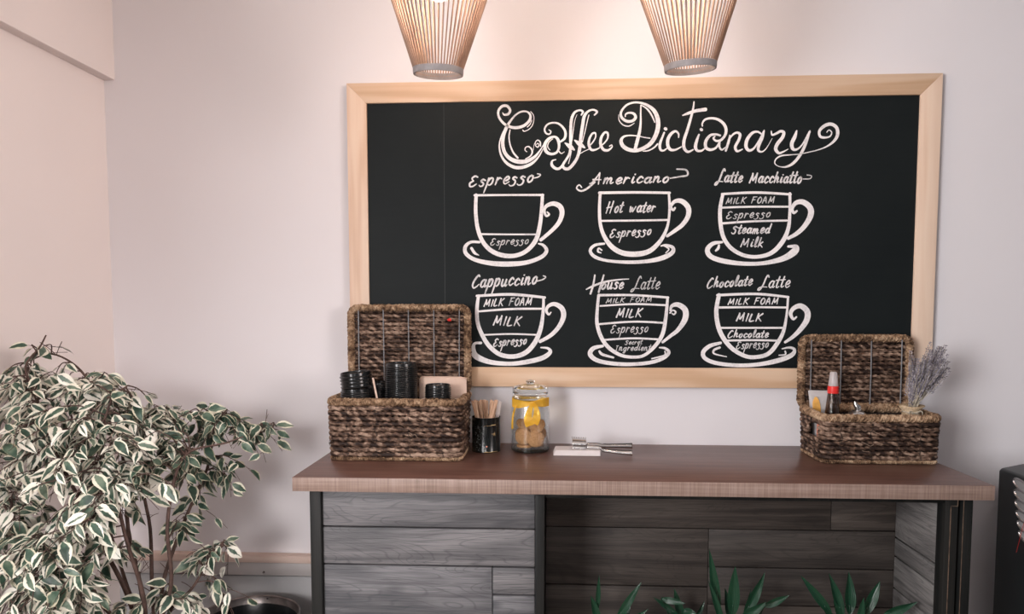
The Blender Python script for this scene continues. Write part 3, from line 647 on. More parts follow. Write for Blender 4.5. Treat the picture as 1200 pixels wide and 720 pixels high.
# ------------------------------------------------------------------ baskets
def loop_rect(x0, x1, y0, y1, r, z, step=.006):
    pts = []
    for cx, cy, a0 in ((x1-r, y1-r, 0), (x0+r, y1-r, PI/2), (x0+r, y0+r, PI), (x1-r, y0+r, 1.5*PI)):
        for k in range(7): a = a0+k*PI/12; pts.append(Vector((cx+r*math.cos(a), cy+r*math.sin(a), z)))
    return resample(pts, step, True)
def resample(pts, step, closed):
    if closed: pts = pts+[pts[0]]
    out = []; d = 0; acc = 0
    for a, b_ in zip(pts, pts[1:]):
        l = (b_-a).length
        while acc <= l and l > 0: out.append(a+(b_-a)*(acc/l)); acc += step
        acc -= l
    return out
def rope(mb, pts, closed, bvec, r0, pitch=.040, lob=.30, n=10, wob=.0016, seed=0, flat=1.0):
    """a twisted strand: two-lobed section turning along the path"""
    N = len(pts); vs = []; fs = []; at = []; bvec = Vector(bvec)
    L = 0
    for i, p in enumerate(pts):
        t = (pts[(i+1) % N]-pts[i-1]) if closed else pts[min(i+1, N-1)]-pts[max(i-1, 0)]
        if i: L += (p-pts[i-1]).length
        t.normalize(); nr = bvec.cross(t).normalized(); bb = t.cross(nr)
        q = noise.noise(Vector((L*9, seed*3.1, 0))); q2 = noise.noise(Vector((L*28, seed*1.7, 5))); q3 = noise.noise(Vector((L*60, seed*1.1, 9)))
        pc = p+bb*(q*wob)+nr*(q2*wob)
        ph = 2*PI*L/pitch+q*3
        for k in range(n):
            a = 2*PI*k/n; rr = r0*(.92+lob*math.cos(2*(a-ph))+.22*q2+.14*q3)
            vs.append(pc+(nr*math.cos(a)*flat+bb*math.sin(a))*rr)
            lobe = 1 if math.cos(a-ph) > 0 else 2
            tn = .42+.50*noise.noise(Vector((L*16, seed*5.7+lobe*31, 2.5)))+.55*noise.noise(Vector((L*70, seed*2.7+lobe*11+a*1.6, 7.5)))
            tn = min(1, max(0, tn)); at.append((tn, tn, tn))
        if random.random() < .05:                       # a loose fibre lying over the strand
            a0 = random.uniform(0, 2*PI); l0 = random.randint(3, 7); pth = []
            for m_ in range(l0):
                pj = pts[(i+m_) % N] if closed else pts[min(i+m_, N-1)]
                aa = a0+.35*m_*random.choice((1, 1, .4)); pth.append(pj+(nr*math.cos(aa)+bb*math.sin(aa))*r0*(1.22+.06*m_*random.random()))
            o_ = len(mb.v); mb.tube(pth, .0008, 4)
            tn = random.choice((.05, .1, .95)); 
            for q_ in range(o_, len(mb.v)): mb.a[q_] = (tn, tn, tn)
    for i in range(N if closed else N-1):
        j = (i+1) % N
        for k in range(n): l = (k+1) % n; fs.append((i*n+k, i*n+l, j*n+l, j*n+k))
    if not closed: fs += [tuple(range(n))[::-1], tuple((N-1)*n+k for k in range(n))]
    mb.add(vs, fs, at)
def wrap(mb, pts, closed, bvec, Rn, Rb, sr, pitch, starts, seed=0, n=5, spt=11, hand=1):
    """strands wound helically around a path"""
    bvec = Vector(bvec); N = len(pts); cum = [0]
    for i in range(1, N): cum.append(cum[-1]+(pts[i]-pts[i-1]).length)
    tot = cum[-1]+((pts[0]-pts[-1]).length if closed else 0)
    turns = max(1, round(tot/pitch)); S = turns*spt
    fr = []
    for i, p in enumerate(pts):
        t = (pts[(i+1) % N]-pts[i-1]) if closed else pts[min(i+1, N-1)]-pts[max(i-1, 0)]
        t.normalize(); nr = bvec.cross(t).normalized(); fr.append((p, nr, t.cross(nr)))
    def at(s):
        s = s % tot if closed else min(max(s, 0), tot)
        lo, hi = 0, N-1
        while lo < hi:
            mid = (lo+hi+1)//2
            if cum[mid] <= s: lo = mid
            else: hi = mid-1
        j = (lo+1) % N if closed else min(lo+1, N-1)
        seg = (cum[lo+1] if lo+1 < N else tot)-cum[lo]; f = (s-cum[lo])/seg if seg > 1e-9 else 0
        A, B = fr[lo], fr[j]; return A[0].lerp(B[0], f), A[1].lerp(B[1], f), A[2].lerp(B[2], f)
    rs = random.Random(seed)
    for st in range(starts):
        path = []; rad = []
        for i in range(S+(0 if closed else 1)):
            s = tot*i/S; a = hand*(2*PI*i/spt)+2*PI*st/starts
            p, nr, bb = at(s); j = 1+.22*noise.noise(Vector((i*.31, st*7.3+seed, 1)))
            path.append(p+nr*math.cos(a)*Rn*j+bb*math.sin(a)*Rb*j); rad.append(sr*(1+.5*noise.noise(Vector((i*.23, st*3.3, seed+4.)))))
        mb.tube(path, rad, n, closed=closed)

def basket(loc, label, x0, x1, y0, y1, h, rows, lx0, lx1, ly, lz0, lz1, wires, lean, handle=False):
    bk = empty('seagrass_basket', loc, label, 'basket')
    Z = loc[2]
    rim_h = .0098
    body = MB(); top_z = Z+h-rim_h*2; pitch_z = (top_z-Z-.010)/rows; rr = pitch_z*.515
    for i in range(rows):
        z = Z+.010+pitch_z*(i+.5); t = i/rows; e = .004*t
        P = loop_rect(x0-e+rr, x1+e-rr, y0-e+rr, y1+e-rr, .022, z)
        if handle and i >= rows-4 and i < rows-1:      # hand hole in the left end
            ym = (y0+y1)/2-.02
            idx = [k for k, p in enumerate(P) if p.x < x0+.015 and abs(p.y-ym) < .036]
            a, c = min(idx), max(idx); P = P[c+1:]+P[:a]
            rope(body, P, False, (0, 0, 1), rr, .030+.02*random.random(), seed=i+loc[0]*10)
        else:
            rope(body, P, True, (0, 0, 1), rr, .030+.02*random.random(), seed=i+loc[0]*10)
    bo = body.build('woven_body', M['rope'], bk, sharp=0, attrname='tone')
    core = MB()  # basket floor, plus dark sheets that paint shade behind the rope gaps
    for (a0, a1, c0, c1) in ((x0+.020, x1-.020, y0+rr*2, y0+rr*2+.002), (x0+.020, x1-.020, y1-rr*2-.002, y1-rr*2), (x1-rr*2-.002, x1-rr*2, y0+.020, y1-.020)):
        core.box(a0, a1, c0, c1, Z+.006, top_z)
    core.box(x0+.012, x1-.012, y0+.012, y1-.012, Z+.001, Z+.008, .002)
    core.build('gap_shade_and_floor', M['core'], bk)
    for k in range(4):                                   # thin dark lashings over the front rows
        lash = MB()
        x = x0+.05+(x1-x0-.10)*k/3+random.uniform(-.01, .01); lp = []
        for i in range(rows):
            z = Z+.010+pitch_z*(i+.5)
            for q in (-1, -.5, 0, .5): lp.append((x+.003*math.sin(i*2+k+q), y0-.004*i/rows-.0006+abs(q)**2*rr*.8, z+q*rr))
        lash.tube(lp, .0009, 5)
        lash.build('lashing', M['core'], bk)
    base = MB(); P = loop_rect(x0+.005, x1-.005, y0+.005, y1-.005, .022, Z+.0058)
    wrap(base, P, True, (0, 0, 1), .0045, .0040, .0017, .0095, 2, seed=3, spt=8)
    base.build('base_braid', M['wrap'], bk, sharp=0)
    rim = MB(); P = loop_rect(x0+.004, x1-.004, y0+.004, y1-.004, .024, Z+h-rim_h)
    rim.tube(P, .0068, 8, closed=True)
    wrap(rim, P, True, (0, 0, 1), .0078, .0084, .0022, .020, 4, seed=1, hand=1)
    wrap(rim, P, True, (0, 0, 1), .0088, .0094, .0019, .028, 3, seed=2, hand=-1)
    rim.build('woven_rim', M['wrap'], bk, sharp=0)
    # lid, standing open at the back
    def L(x, v, d=0): return Vector((x, ly+lean*(v-lz0)-d, v))
    fr_r = .0125
    lidf = MB()
    r = .018; P = []
    for cx, cz, a0 in ((lx1-r, lz1-r, 0), (lx0+r, lz1-r, PI/2), (lx0+r, lz0+r, PI), (lx1-r, lz0+r, 1.5*PI)):
        for k in range(7): a = a0+k*PI/12; P.append(L(cx+r*math.cos(a), cz+r*math.sin(a)))
    P = resample(P, .006, True)
    P2 = []
    cx, cz = (lx0+lx1)/2, (lz0+lz1)/2
    for p in P:  # path is the outer outline: pull in by the rim radius
        P2.append(p)
    lidf.tube(P2, .0072, 8, closed=True)
    wrap(lidf, P2, True, (0, 1, 0), .0092, .0092, .0023, .020, 4, seed=5, hand=1)
    wrap(lidf, P2, True, (0, 1, 0), .0102, .0102, .0019, .030, 3, seed=6, hand=-1)
    lf = lidf.build('open_lid', M['wrap'], bk, sharp=0)
    tag(lf, 'wrapped rim of the open lid')
    pn = MB(); nrow = int((lz1-lz0)/.0125)
    for i in range(nrow):
        z = lz0+.004+(lz1-lz0-.008)*(i+.5)/nrow
        n_ = int((lx1-lx0)/.006)
        rope(pn, [L(lx0+.003+(lx1-lx0-.006)*k/n_, z, -.004) for k in range(n_+1)], False, (0, 0, 1), (lz1-lz0)/nrow*.52, .036, seed=i+40+loc[0], wob=.0016)
    pn.build('lid_panel', M['rope'], lf, sharp=0, attrname='tone')
    for k in range(wires):
        x = lx0+.024+(lx1-lx0-.048)*k/(wires-1)
        wb = MB(); wb.tube([L(x+.001*math.sin(k*3), lz0+.003, .0068), L(x, (lz0+lz1)/2, .0080), L(x-.001*math.sin(k), lz1-.003, .0068)], .0019, 7)
        wb.build('lid_wire', M['wire'], lf)
    return bk

LZ = CT
a = onZ(380, 541, LZ); c = onZ(541, 541, LZ)
LBX0, LBX1, LBY0, LBY1 = a.x+.006, c.x+.002, a.y+.008, -.062
LBH = onY(460, 468, LBY0-.006).z-LZ
lly = -.052
lt = onY(407, 357, lly); l2 = onY(552, 357, lly)
left_basket = basket((( LBX0+LBX1)/2, (LBY0+LBY1)/2, LZ), 'large open seagrass basket of black cup lids at the left end of the counter', LBX0, LBX1, LBY0, LBY1, LBH, 10,
    lt.x+.0105, l2.x-.0105, lly, LZ+LBH-.005, lt.z-.0105, 5, .004)
b = MB(); q = onY(527, 375, lly-.008)
b.lathe([(0, -.006), (.003, -.0055), (.0055, -.003), (.0062, 0), (.0055, .003), (.003, .0055), (0, .006)], 14); b.v = [Vector((q.x+v.x, q.y+v.y-.006, q.z+v.z*.8)) for v in b.v]
tag(b.build('red_bead', M['red'], [o for o in left_basket.children if o.name.startswith('open_lid')][0]), 'small red bead on the lid')
a = onZ(963, 545, LZ); c = onZ(1106, 546, LZ)
RBX0, RBX1, RBY0, RBY1 = a.x+.004, c.x-.004, a.y+.008, -.062
RBH = onY(1035, 487, RBY0-.006).z-LZ
rt_ = onY(936, 392, lly); r2 = onY(1071, 392, lly)
right_basket = basket(((RBX0+RBX1)/2, (RBY0+RBY1)/2, LZ), 'small open seagrass basket with the lavender bunch at the right end of the counter', RBX0, RBX1, RBY0, RBY1, RBH, 8,
    rt_.x+.0105, r2.x-.0105, lly, LZ+RBH-.005, rt_.z-.0105, 4, .004, handle=True)

# ------------------------------------------------------------------ black lids in the left basket
FLOOR_L = LZ+.0085
lid0 = MB()
lid0.lathe([(.0432, .0000), (.0452, .0004), (.0458, .0016), (.0452, .0030), (.0436, .0040), (.0428, .0046), (.0424, .0120), (.0408, .0136), (.0392, .0128), (.0384, .0092), (.0100, .0088), (0, .0088),
            (0, .0078), (.0380, .0082), (.0400, .0118), (.0414, .0110), (.0420, .0040)], 44)
LID = lid0.build('cup_lid', M['black_plastic'], None, world=False, sharp=40)
bm_ = MB(); bm_.box(-.006, .006, .030, .036, .0088, .0098, .0006)
SIP = bm_.build('sip_spout', M['black_plastic'], LID, world=False)
first = [True]
def put_lid(x, y, z, rx=0, ry=0, s=1.0, label='', group='black cup lids in the left basket', rz=0):
    if first[0]: o = LID; first[0] = False
    else: o = copy_tree(LID)
    o.location = (x, y, z); o.rotation_euler = (rx, ry, rz); o.scale = (s, s, s)
    return tag(o, label, 'lid', group)
def stack(px, ptop, Y, s, label, toplabel, step=.0056, jit=.0006, seed=1):
    q = onY(px, ptop, Y); rs = random.Random(seed)
    n = int((q.z-FLOOR_L-.0125*s)/step)
    for i in range(n):
        put_lid(q.x+rs.uniform(-jit, jit), Y+rs.uniform(-jit, jit), FLOOR_L+i*step, 0, 0, s, toplabel if i == n-1 else label)
    return q.x, FLOOR_L+n*step
YM = -.175
stack(470, 423, YM, 1.0, 'black cup lid nested in the tall middle stack of the left basket', 'topmost black cup lid of the tall middle stack in the left basket')
stack(513, 448, -.195, .80, 'small black cup lid nested in the short stack before the paper sleeves', 'topmost small black lid of the short stack before the paper sleeves', step=.0062, seed=3)
x_, z_ = stack(418, 451, -.203, .965, 'black cup lid nested in the leftmost stack, below the tipped ones', 'black cup lid at the top of the level part of the leftmost stack', seed=4, jit=.0014)
for i, t in enumerate((.10, .13, .16, .19)):
    put_lid(x_+.001-.0010*i, -.203, z_+.0105+i*.0092, .03, -.085, .97, ('lowest', 'second lowest', 'second highest', 'highest')[i]+' of the tipped black lids on the leftmost stack')
stack(446, 444, -.118, .72, 'small black lid nested in the rear stack behind the lone stirrer', 'topmost small black lid of the rear stack behind the lone stirrer', seed=6)
# lone stirrer and paper sleeves
a = onY(437, 443, -.215); c = onY(444, 478, -.215)
d = (a-c).normalized(); bt = c+d*(-(c.z-FLOOR_L-.003)/d.z)
b = MB(); L_ = (a-bt).length; b.box(-.0027, .0027, -.0007, .0007, 0, L_, .0006)
o = b.build('wooden_stirrer', M['kraft'], None, world=False); o.location = bt; o.rotation_euler = d.to_track_quat('Z', 'Y').to_euler()
o.rotation_euler = (0, math.atan2(d.x, d.z), 0)
tag(o, 'lone pale wooden stirrer standing between the black lids', 'stirrer')
for i in range(5):
    Y = -.135-.0034*i
    a = onY(491, 441, Y); c = onY(547, 443+i*.5, Y); zb = FLOOR_L+.0005
    w_ = c.x-a.x; h_ = a.z-zb-.001*i; r = .012; dx = .0008*i
    poly = [(a.x+dx, zb), (c.x-.004, zb), (c.x, zb+h_*.6), (c.x-.001, zb+h_-.004), (c.x-.02, zb+h_-.001)]+[(a.x+dx+r-r*math.sin(k*PI/10), zb+h_-r+r*math.cos(k*PI/10)) for k in range(6)]
    b = MB(); b.prism(poly, Y, Y+.003, .0006)
    o = b.build('paper_sleeve', M['kraft'], None)
    tag(o, 'frontmost pale kraft paper sleeve behind the short lid stack' if i == 4 else 'pale kraft paper sleeve in the pile behind the short lid stack', 'paper sleeve', 'kraft paper sleeves in the left basket')

# ------------------------------------------------------------------ stirrer tin
q = onZ(570, 526, LZ); TX = q.x; tr = .0405; TY = -.118; TZ = LZ+.0005
tx = onZ(570, 528, LZ).x
th = onY(570, 488, TY).z-TZ
tin = empty('stirrer_tin', (tx, TY, TZ), 'black printed tin of wooden stirrers between the left basket and the jar', 'tin')
b = MB(); b.lathe([(0, .003), (tr-.001, .003), (tr-.001, th-.001), (tr, th), (tr+.0008, th-.001), (tr, th-.003), (tr, .003), (tr+.0006, .0015), (tr, 0), (0, 0)], 48); b.v = [v+Vector((tx, TY, TZ)) for v in b.v]
b.build('tin_body', M['tin'], tin)
def on_tin(a, z, d=.0004): return (tx+(tr+d)*math.sin(a), TY-(tr+d)*math.cos(a), TZ+z)
b = MB(); rs = random.Random(5)
def tin_patch(mb, a0, a1, z0, z1, n=6):
    vs = []; 
    for i in range(n+1): a = a0+(a1-a0)*i/n; vs += [on_tin(a, z0), on_tin(a, z1)]
    mb.add(vs, [(2*i, 2*i+2, 2*i+3, 2*i+1) for i in range(n)])
tin_patch(b, -.02, .95, .0012, .0035, 10); tin_patch(b, .45, .80, th*.79, th*.81); tin_patch(b, -.05, .45, th*.775, th*.783)
for k in range(4):
    a0 = .5+.06*k; b.add([on_tin(a0, th*.55), on_tin(a0+.03, th*.52+.003*k), on_tin(a0+.10, th*.48), on_tin(a0-.04, th*.56)], [(0, 1, 2, 3)])
tag(b.build('gold_print', M['gold'], tin, smooth=False), 'gold print on the tin')
b = MB()
for k in range(150):
    a0 = rs.choice((rs.uniform(-.75, -.1), -.07+rs.uniform(-.03, .03))); z = rs.uniform(.06, .78)*th; s = rs.uniform(.0004, .0010)
    b.add([on_tin(a0-s/tr, z), on_tin(a0, z-s), on_tin(a0+s/tr, z), on_tin(a0, z+s)], [(0, 1, 2, 3)])
b.build('silver_speckle', M['silver_print'], tin, smooth=False)
b = MB(); b.add([on_tin(.13+.05*math.cos(k*PI/4), th*.19+.0022*math.sin(k*PI/4)) for k in range(8)], [tuple(range(8))]); b.build('red_mark', M['salmon'], tin, smooth=False)
# stirrers, fanned out of the tin
b = MB(); b.prism([(-.0026, 0), (.0026, 0), (.0028, .130), (.0022, .1325), (0, .1335), (-.0022, .1325), (-.0028, .130)], -.0006, .0006, .0003)
ST = b.build('wooden_stirrer', M['stir'], None, world=False, sharp=40); rs = random.Random(12)
fan = [(-.80, 553), (-.74, 555), (-.66, 556.5), (-.58, 559), (-.48, 560.5), (-.38, 561.5), (-.30, 563), (-.20, 565), (-.08, 567), (.02, 568.5), (.10, 571), (-.55, 557.5),
       (.22, 575.5), (.34, 577.5), (.44, 579), (.52, 580.5), (.60, 582.5), (.28, 577), (.48, 581), (-.12, 563.5)]
for i, (u, ptx) in enumerate(fan):
    o = ST if i == 0 else copy_tree(ST)
    topy = 469.5+rs.uniform(-1.2, 1.6); yy = TY+rs.uniform(-.5, .5)*tr*math.sqrt(max(0, 1-u*u))*1.5
    yy = max(TY-tr*.6, min(TY+tr*.6, yy))
    tp_ = onY(ptx, topy, yy); rimp = Vector((tx+u*tr*.93, yy, TZ+th))
    d = (tp_-rimp); d = d/d.z
    bot = rimp-d*(th-.004); bot.x = max(tx-tr*.75, min(tx+tr*.75, bot.x)); dd = tp_-bot
    o.location = bot; o.scale = (1.1, 1, dd.length/.1335); o.rotation_euler = (0, math.atan2(dd.x, dd.z), 0)
    tag(o, 'thin wooden stirrer fanned out of the black tin', 'stirrer', 'wooden stirrers in the black tin')
b = MB(); b.prism([(-.0045, 0), (.0045, 0), (.0065, .137), (-.0050, .141)], -.0007, .0007, .0003)
o = b.build('paper_straw', M['napkin'], None, world=False); o.location = (tx+.016, TY+.012, TZ+.004); o.rotation_euler = (0, .155, 0)
tag(o, 'white paper strip standing at the right of the wooden stirrers', 'paper strip')

# ------------------------------------------------------------------ biscuit jar
JX = onZ(621.5, 527, LZ).x; JR = .0545; JY = -.105; JZ = LZ+.0004
s_ = (JY-CAM.y)/F
JR = 46/2*s_*1.0; jz = lambda py: onY(621, py, JY).z-JZ
zsh, znk, zlid0, zlid1, ztop = jz(474), jz(466), jz(462.5), jz(453), jz(447)
jar = empty('biscuit_jar', (JX, JY, JZ), 'round glass jar of biscuits tied with a yellow ribbon', 'jar')
b = MB(); R2 = JR*.885
outer = [(0, 0), (JR-.006, 0), (JR-.001, .003), (JR, .008), (JR, zsh-.022), (JR-.002, zsh-.012), (R2+.002, zsh-.003), (R2, zsh+.004), (R2, znk), (R2+.003, znk+.003)]
inner = [(R2-.001, znk+.003), (R2-.003, znk), (R2-.003, zsh+.003), (JR-.006, zsh-.014), (JR-.0030, zsh-.024), (JR-.0030, .014), (JR-.007, .010), (0, .009)]
b.lathe(outer+inner, 56, (JX, JY, JZ)); b.build('glass_body', M['glass'], jar, sharp=50)
b = MB(); b.lathe([(0, .0006), (JR-.0064, .0006), (JR-.0016, .0036), (JR-.0012, .0080), (JR-.008, .0086), (0, .0084)], 48, (JX, JY, JZ)); b.build('thick_base', M['glass_base'], jar, sharp=50)
b = MB(); RL = 42/2*s_
b.lathe([(0, zlid0-.012), (R2-.006, zlid0-.012), (R2-.005, zlid0-.001), (RL-.002, zlid0), (RL, zlid0+.003), (RL, zlid1-.004), (RL-.003, zlid1-.001), (RL*.7, zlid1+.003), (.012, zlid1+.007), (.0085, zlid1+.010), (.0125, ztop-.003), (.0115, ztop+.002), (.004, ztop+.004), (0, ztop+.004),
         ], 48, (JX, JY, JZ)); jl = b.build('glass_lid', M['lid_glass'], jar, sharp=30)
# ribbon
rb = MB(); n = 60
zr0, zr1 = jz(476), jz(465.5)
def band(a0, a1, n, zc, hw, r, wv=.002, seed=0):
    Lp, Rp = [], []
    for i in range(n+1):
        a = a0+(a1-a0)*i/n; k = abs(((a+PI) % (2*PI))-PI); pin = .45+.55*min(1, k/.7)
        rr = r+.0012+.0008*math.sin(a*9+seed)
        z = zc+wv*math.sin(a*2+seed)
        Lp.append((JX+rr*math.sin(a), JY-rr*math.cos(a), JZ+z+hw*pin)); Rp.append((JX+rr*math.sin(a), JY-rr*math.cos(a), JZ+z-hw*pin))
    rb.strip(Lp, Rp)
band(0, 2*PI, 72, (zr0+zr1)/2, (zr1-zr0)/2*.95, R2+.002)
def tail(pts, ws, off):
    Lp, Rp = [], []
    for i, (p, w2) in enumerate(zip(pts, ws)):
        q = onY(p[0], p[1], JY)
        x = q.x-JX; rr = JR+.0015+off+.0015*math.sin(i*.9); y = JY-math.sqrt(max(1e-6, rr*rr-min(x*x, rr*rr*.98)))
        d = pts[min(i+1, len(pts)-1)]; e = pts[max(i-1, 0)]; tx_, ty_ = d[0]-e[0], d[1]-e[1]; l = math.hypot(tx_, ty_); nx, ny = -ty_/l, tx_/l
        for s, arr in ((1, Lp), (-1, Rp)):
            qq = onY(p[0]+nx*w2*s/2, p[1]+ny*w2*s/2, y); arr.append((qq.x, y-.001*math.cos(i+s), qq.z))
    rb.strip(Lp, Rp)
tail(cr([(624, 471.5), (622, 478), (619.5, 486), (619, 493), (621, 499.5)], 5), [2.5+min(7.5, i*.55) for i in range(21)], .001)
tail(cr([(624, 471.5), (627.5, 477), (629, 484), (628.5, 491), (626, 497)], 5), [2.5+min(7, i*.5) for i in range(21)], .004)
tail(cr([(604.5, 475), (602.5, 482), (600.8, 490), (600.2, 503)], 4), [2.2]*13, .002)
rb.build('ribbon', M['ribbon'], jar, sharp=0)
b = MB(); q = onY(624, 472, JY-R2-.003); b.lathe([(0, -.004), (.004, -.003), (.0055, 0), (.004, .003), (0, .004)], 12, tuple(q)); b.build('ribbon_knot', M['ribbon'], jar)
# biscuits
b = MB(); rc = .0245
b.lathe([(0, -.0038), (rc*.9, -.0038), (rc*.985, -.0022), (rc, 0), (rc*.985, .0022), (rc*.9, .0042), (rc*.5, .0055), (0, .0058)], 30)
b.v = [Vector((v.x*(1+.03*noise.noise(v*90)), v.y*(1+.03*noise.noise(v*90+Vector((3, 1, 2)))), v.z+.0008*noise.noise(v*150))) for v in b.v]
CK = b.build('biscuit', M['cookie'], None, world=False, sharp=0)
zin = .010
ck = [ # x, y, z (above jar inside floor), rx, ry, scale, label
 (-.016, -.012, .0050, 0, 0, .98, 'biscuit lying flat at the jar bottom, left'),
 (.016, .012, .0050, .02, 0, .98, 'biscuit lying flat at the jar bottom, rear right'),
 (-.020, -.0285, .0335, 1.42, .10, .96, 'upright round biscuit at the left front of the jar'),
 (.0165, -.0290, .0285, 1.30, -.12, 1.02, 'leaning biscuit at the right front of the jar'),
 (.022, -.012, .0610, .62, -.55, 1.0, 'biscuit tilted high on the right under the ribbon tail'),
 (-.020, -.004, .0640, .45, .50, .95, 'biscuit tilted high at the left of the jar'),
 (.0, .020, .0330, 1.2, .3, .95, 'biscuit hidden upright at the back of the jar'),
 (.026, .018, .0360, 1.3, -.9, .9, 'biscuit leaning on the right rear glass of the jar'),
 (-.024, .016, .0330, 1.25, .8, .9, 'biscuit leaning on the left rear glass of the jar'),
 (.001, .010, .0580, .25, .1, .9, 'biscuit lying on the pile in the middle of the jar')]
for i, (x, y, z, rx, ry, s, lb) in enumerate(ck):
    o = CK if i == 0 else copy_tree(CK)
    o.location = (JX+x*.94, JY+y*.94, JZ+zin+z); o.rotation_euler = (rx, ry, 0); o.scale = (s, s, s)
    tag(o, lb, 'biscuit', 'biscuits in the glass jar')

# ------------------------------------------------------------------ napkins and tongs
a = onZ(648.5, 534.5, LZ); c = onZ(704, 536, LZ); NW = c.x-a.x; NY0 = a.y; ND = .062
for i in range(10):
    b = MB(); z = LZ+.0006+i*.0015; sh = .0006*i
    r = .006 if i > 4 else .002
    x0, x1 = a.x+sh+(.0004 if i % 2 else 0), c.x-(.0006 if i % 3 else 0)
    b.box(x0, x1, NY0, NY0+ND, z, z+.0014, .0005, 1)
    o = b.build('paper_napkin', M['napkin'], None, sharp=30)
    tag(o, 'top white paper napkin of the pile under the tongs' if i == 9 else 'white paper napkin in the pile under the tongs', 'napkin', 'napkins under the tongs')
NT = LZ+.0006+10*.0015+.0002
tg = empty('serving_tongs', (onZ(705, 527, NT).x, NY0+.03, NT), 'steel serving tongs with toothed claws lying on the white napkins', 'tongs')
def tong_arm(pts, Y0, Y1, nm):
    m = MB(); g = MB(); Lp, Rp, Lg, Rg = [], [], [], []
    c_ = cr(pts, 6); n = len(c_)
    for i, (px, py, hw) in enumerate(c_):
        t = i/(n-1); Y = Y0+(Y1-Y0)*t
        q = onY(px, py, Y); h = hw*.0030
        q.z = max(q.z, (NT if px < 704 else LZ)+h+.0008)
        Lp.append((q.x, Y+.003, q.z+h)); Rp.append((q.x, Y-.002, q.z-h))
        if px > 706: Lg.append((q.x, Y+.0045, q.z+h*1.25)); Rg.append((q.x, Y+.0035, q.z+h*.1))
    m.strip(Lp, Rp); arm = m.build(nm, M['steel'], tg, solid=.0016)
    g.strip(Lg, Rg); tag(g.build('grip', M['rubber'], arm, solid=.0016), 'black strip along the handle')
    return arm
arm1 = tong_arm([(687, 527, 2.0), (698, 527, 1.8), (710, 528.5, 1.5), (726, 530.5, 1.7), (741, 531.5, 2.3)], NY0+.016, NY0+.004, 'arm')
arm2 = tong_arm([(688, 522.5, 2.4), (698, 523, 2.2), (712, 523, 1.6), (726, 523, 1.7), (741, 523.2, 2.2)], NY0+.034, NY0+.052, 'arm')
def claw(xa, xb, prof, teeth, par):
    m = MB(); vs = []; fs = []; N_ = 22; P = cr(prof, 4); na = len(P)
    for i in range(N_):
        t = i/(N_-1); x = xa+(xb-xa)*t
        for k, (y, z) in enumerate(P):
            if k >= na-3: z += teeth*(.5+.5*math.cos(t*2*PI*6))*(k-(na-4))/3
            vs.append((x, y, z-.0015*t))
    for i in range(N_-1):
        for k in range(na-1): fs.append((i*na+k, (i+1)*na+k, (i+1)*na+k+1, i*na+k+1))
    m.add(vs, fs); m.build('claw', M['steel'], par, solid=.0013, sharp=50)
xa, xb = onY(670.5, 522, NY0+.02).x, onY(687, 522, NY0+.02).x
claw(xa, xb, [(NY0+.026, NT+.0090), (NY0+.016, NT+.0085), (NY0+.011, NT+.013), (NY0+.014, NT+.021), (NY0+.026, NT+.026), (NY0+.040, NT+.027), (NY0+.048, NT+.024)], .006, arm2)
claw(xa+.001, xb-.001, [(NY0+.032, NT+.0020), (NY0+.018, NT+.0012), (NY0+.009, NT+.0016), (NY0+.0075, NT+.0040), (NY0+.0085, NT+.0075), (NY0+.0095, NT+.0085)], .0012, arm1)

# ------------------------------------------------------------------ things in the right basket
FR = LZ+.0085
# clear pouch / cup with an orange print
PY = -.098; q = onY(960, 458, PY); PX = RBX0+.058
pc = empty('plastic_pouch', (PX, PY, FR), 'clear plastic pouch with an orange print at the left of the right basket', 'pouch')
hp = q.z-FR; lean_p = q.x-PX
b = MB(); vs = []; fs = []
nv = 12
sgn = lambda x: (abs(x)**.55)*(1 if x > 0 else -1)
for v in range(nv+1):
    t = v/nv; wd = .0235+.007*t; dp = .017*(1-t)**.6+.0028
    for u in range(24):
        a_ = 2*PI*u/24; wr = 1+.14*noise.noise(Vector((u*.9, v*.5, 2)))
        vs.append((PX+sgn(math.cos(a_))*wd*wr+lean_p*t**1.4, PY+sgn(math.sin(a_))*dp*wr, FR+.001+t*(hp-.002)+.002*math.sin(u)*t))
for v in range(nv):
    for u in range(24): fs.append((v*24+u, v*24+(u+1) % 24, (v+1)*24+(u+1) % 24, (v+1)*24+u))
fs += [tuple(range(24))[::-1], tuple(nv*24+k for k in range(24))]
b.add(vs, fs); b.build('pouch_film', M['pouch'], pc, sharp=0)
b = MB()
P = cr([(952.5, 480), (952.5, 471), (956, 465), (960.5, 472), (962, 486), (958, 485), (954, 483)], 5, True)
b.add([tuple(onY(x, y, PY-.0125)) for x, y in P], [tuple(range(len(P)))]); b.build('orange_print', M['orange'], pc, smooth=False, solid=.0006)
b = MB(); b.box(PX-.024, PX-.004, PY-.015, PY-.013, FR+.020, FR+.075, .0004); tag(b.build('salmon_label', M['salmon'], pc), 'salmon label seen through the hand hole')
b = MB(); b.lathe([(0, 0), (.016, 0), (.020, .004), (.020, .045), (0, .052)], 20, (PX+.003, PY, FR+.002), sx=1, sy=.5); b.build('white_content', M['sugar'], pc)
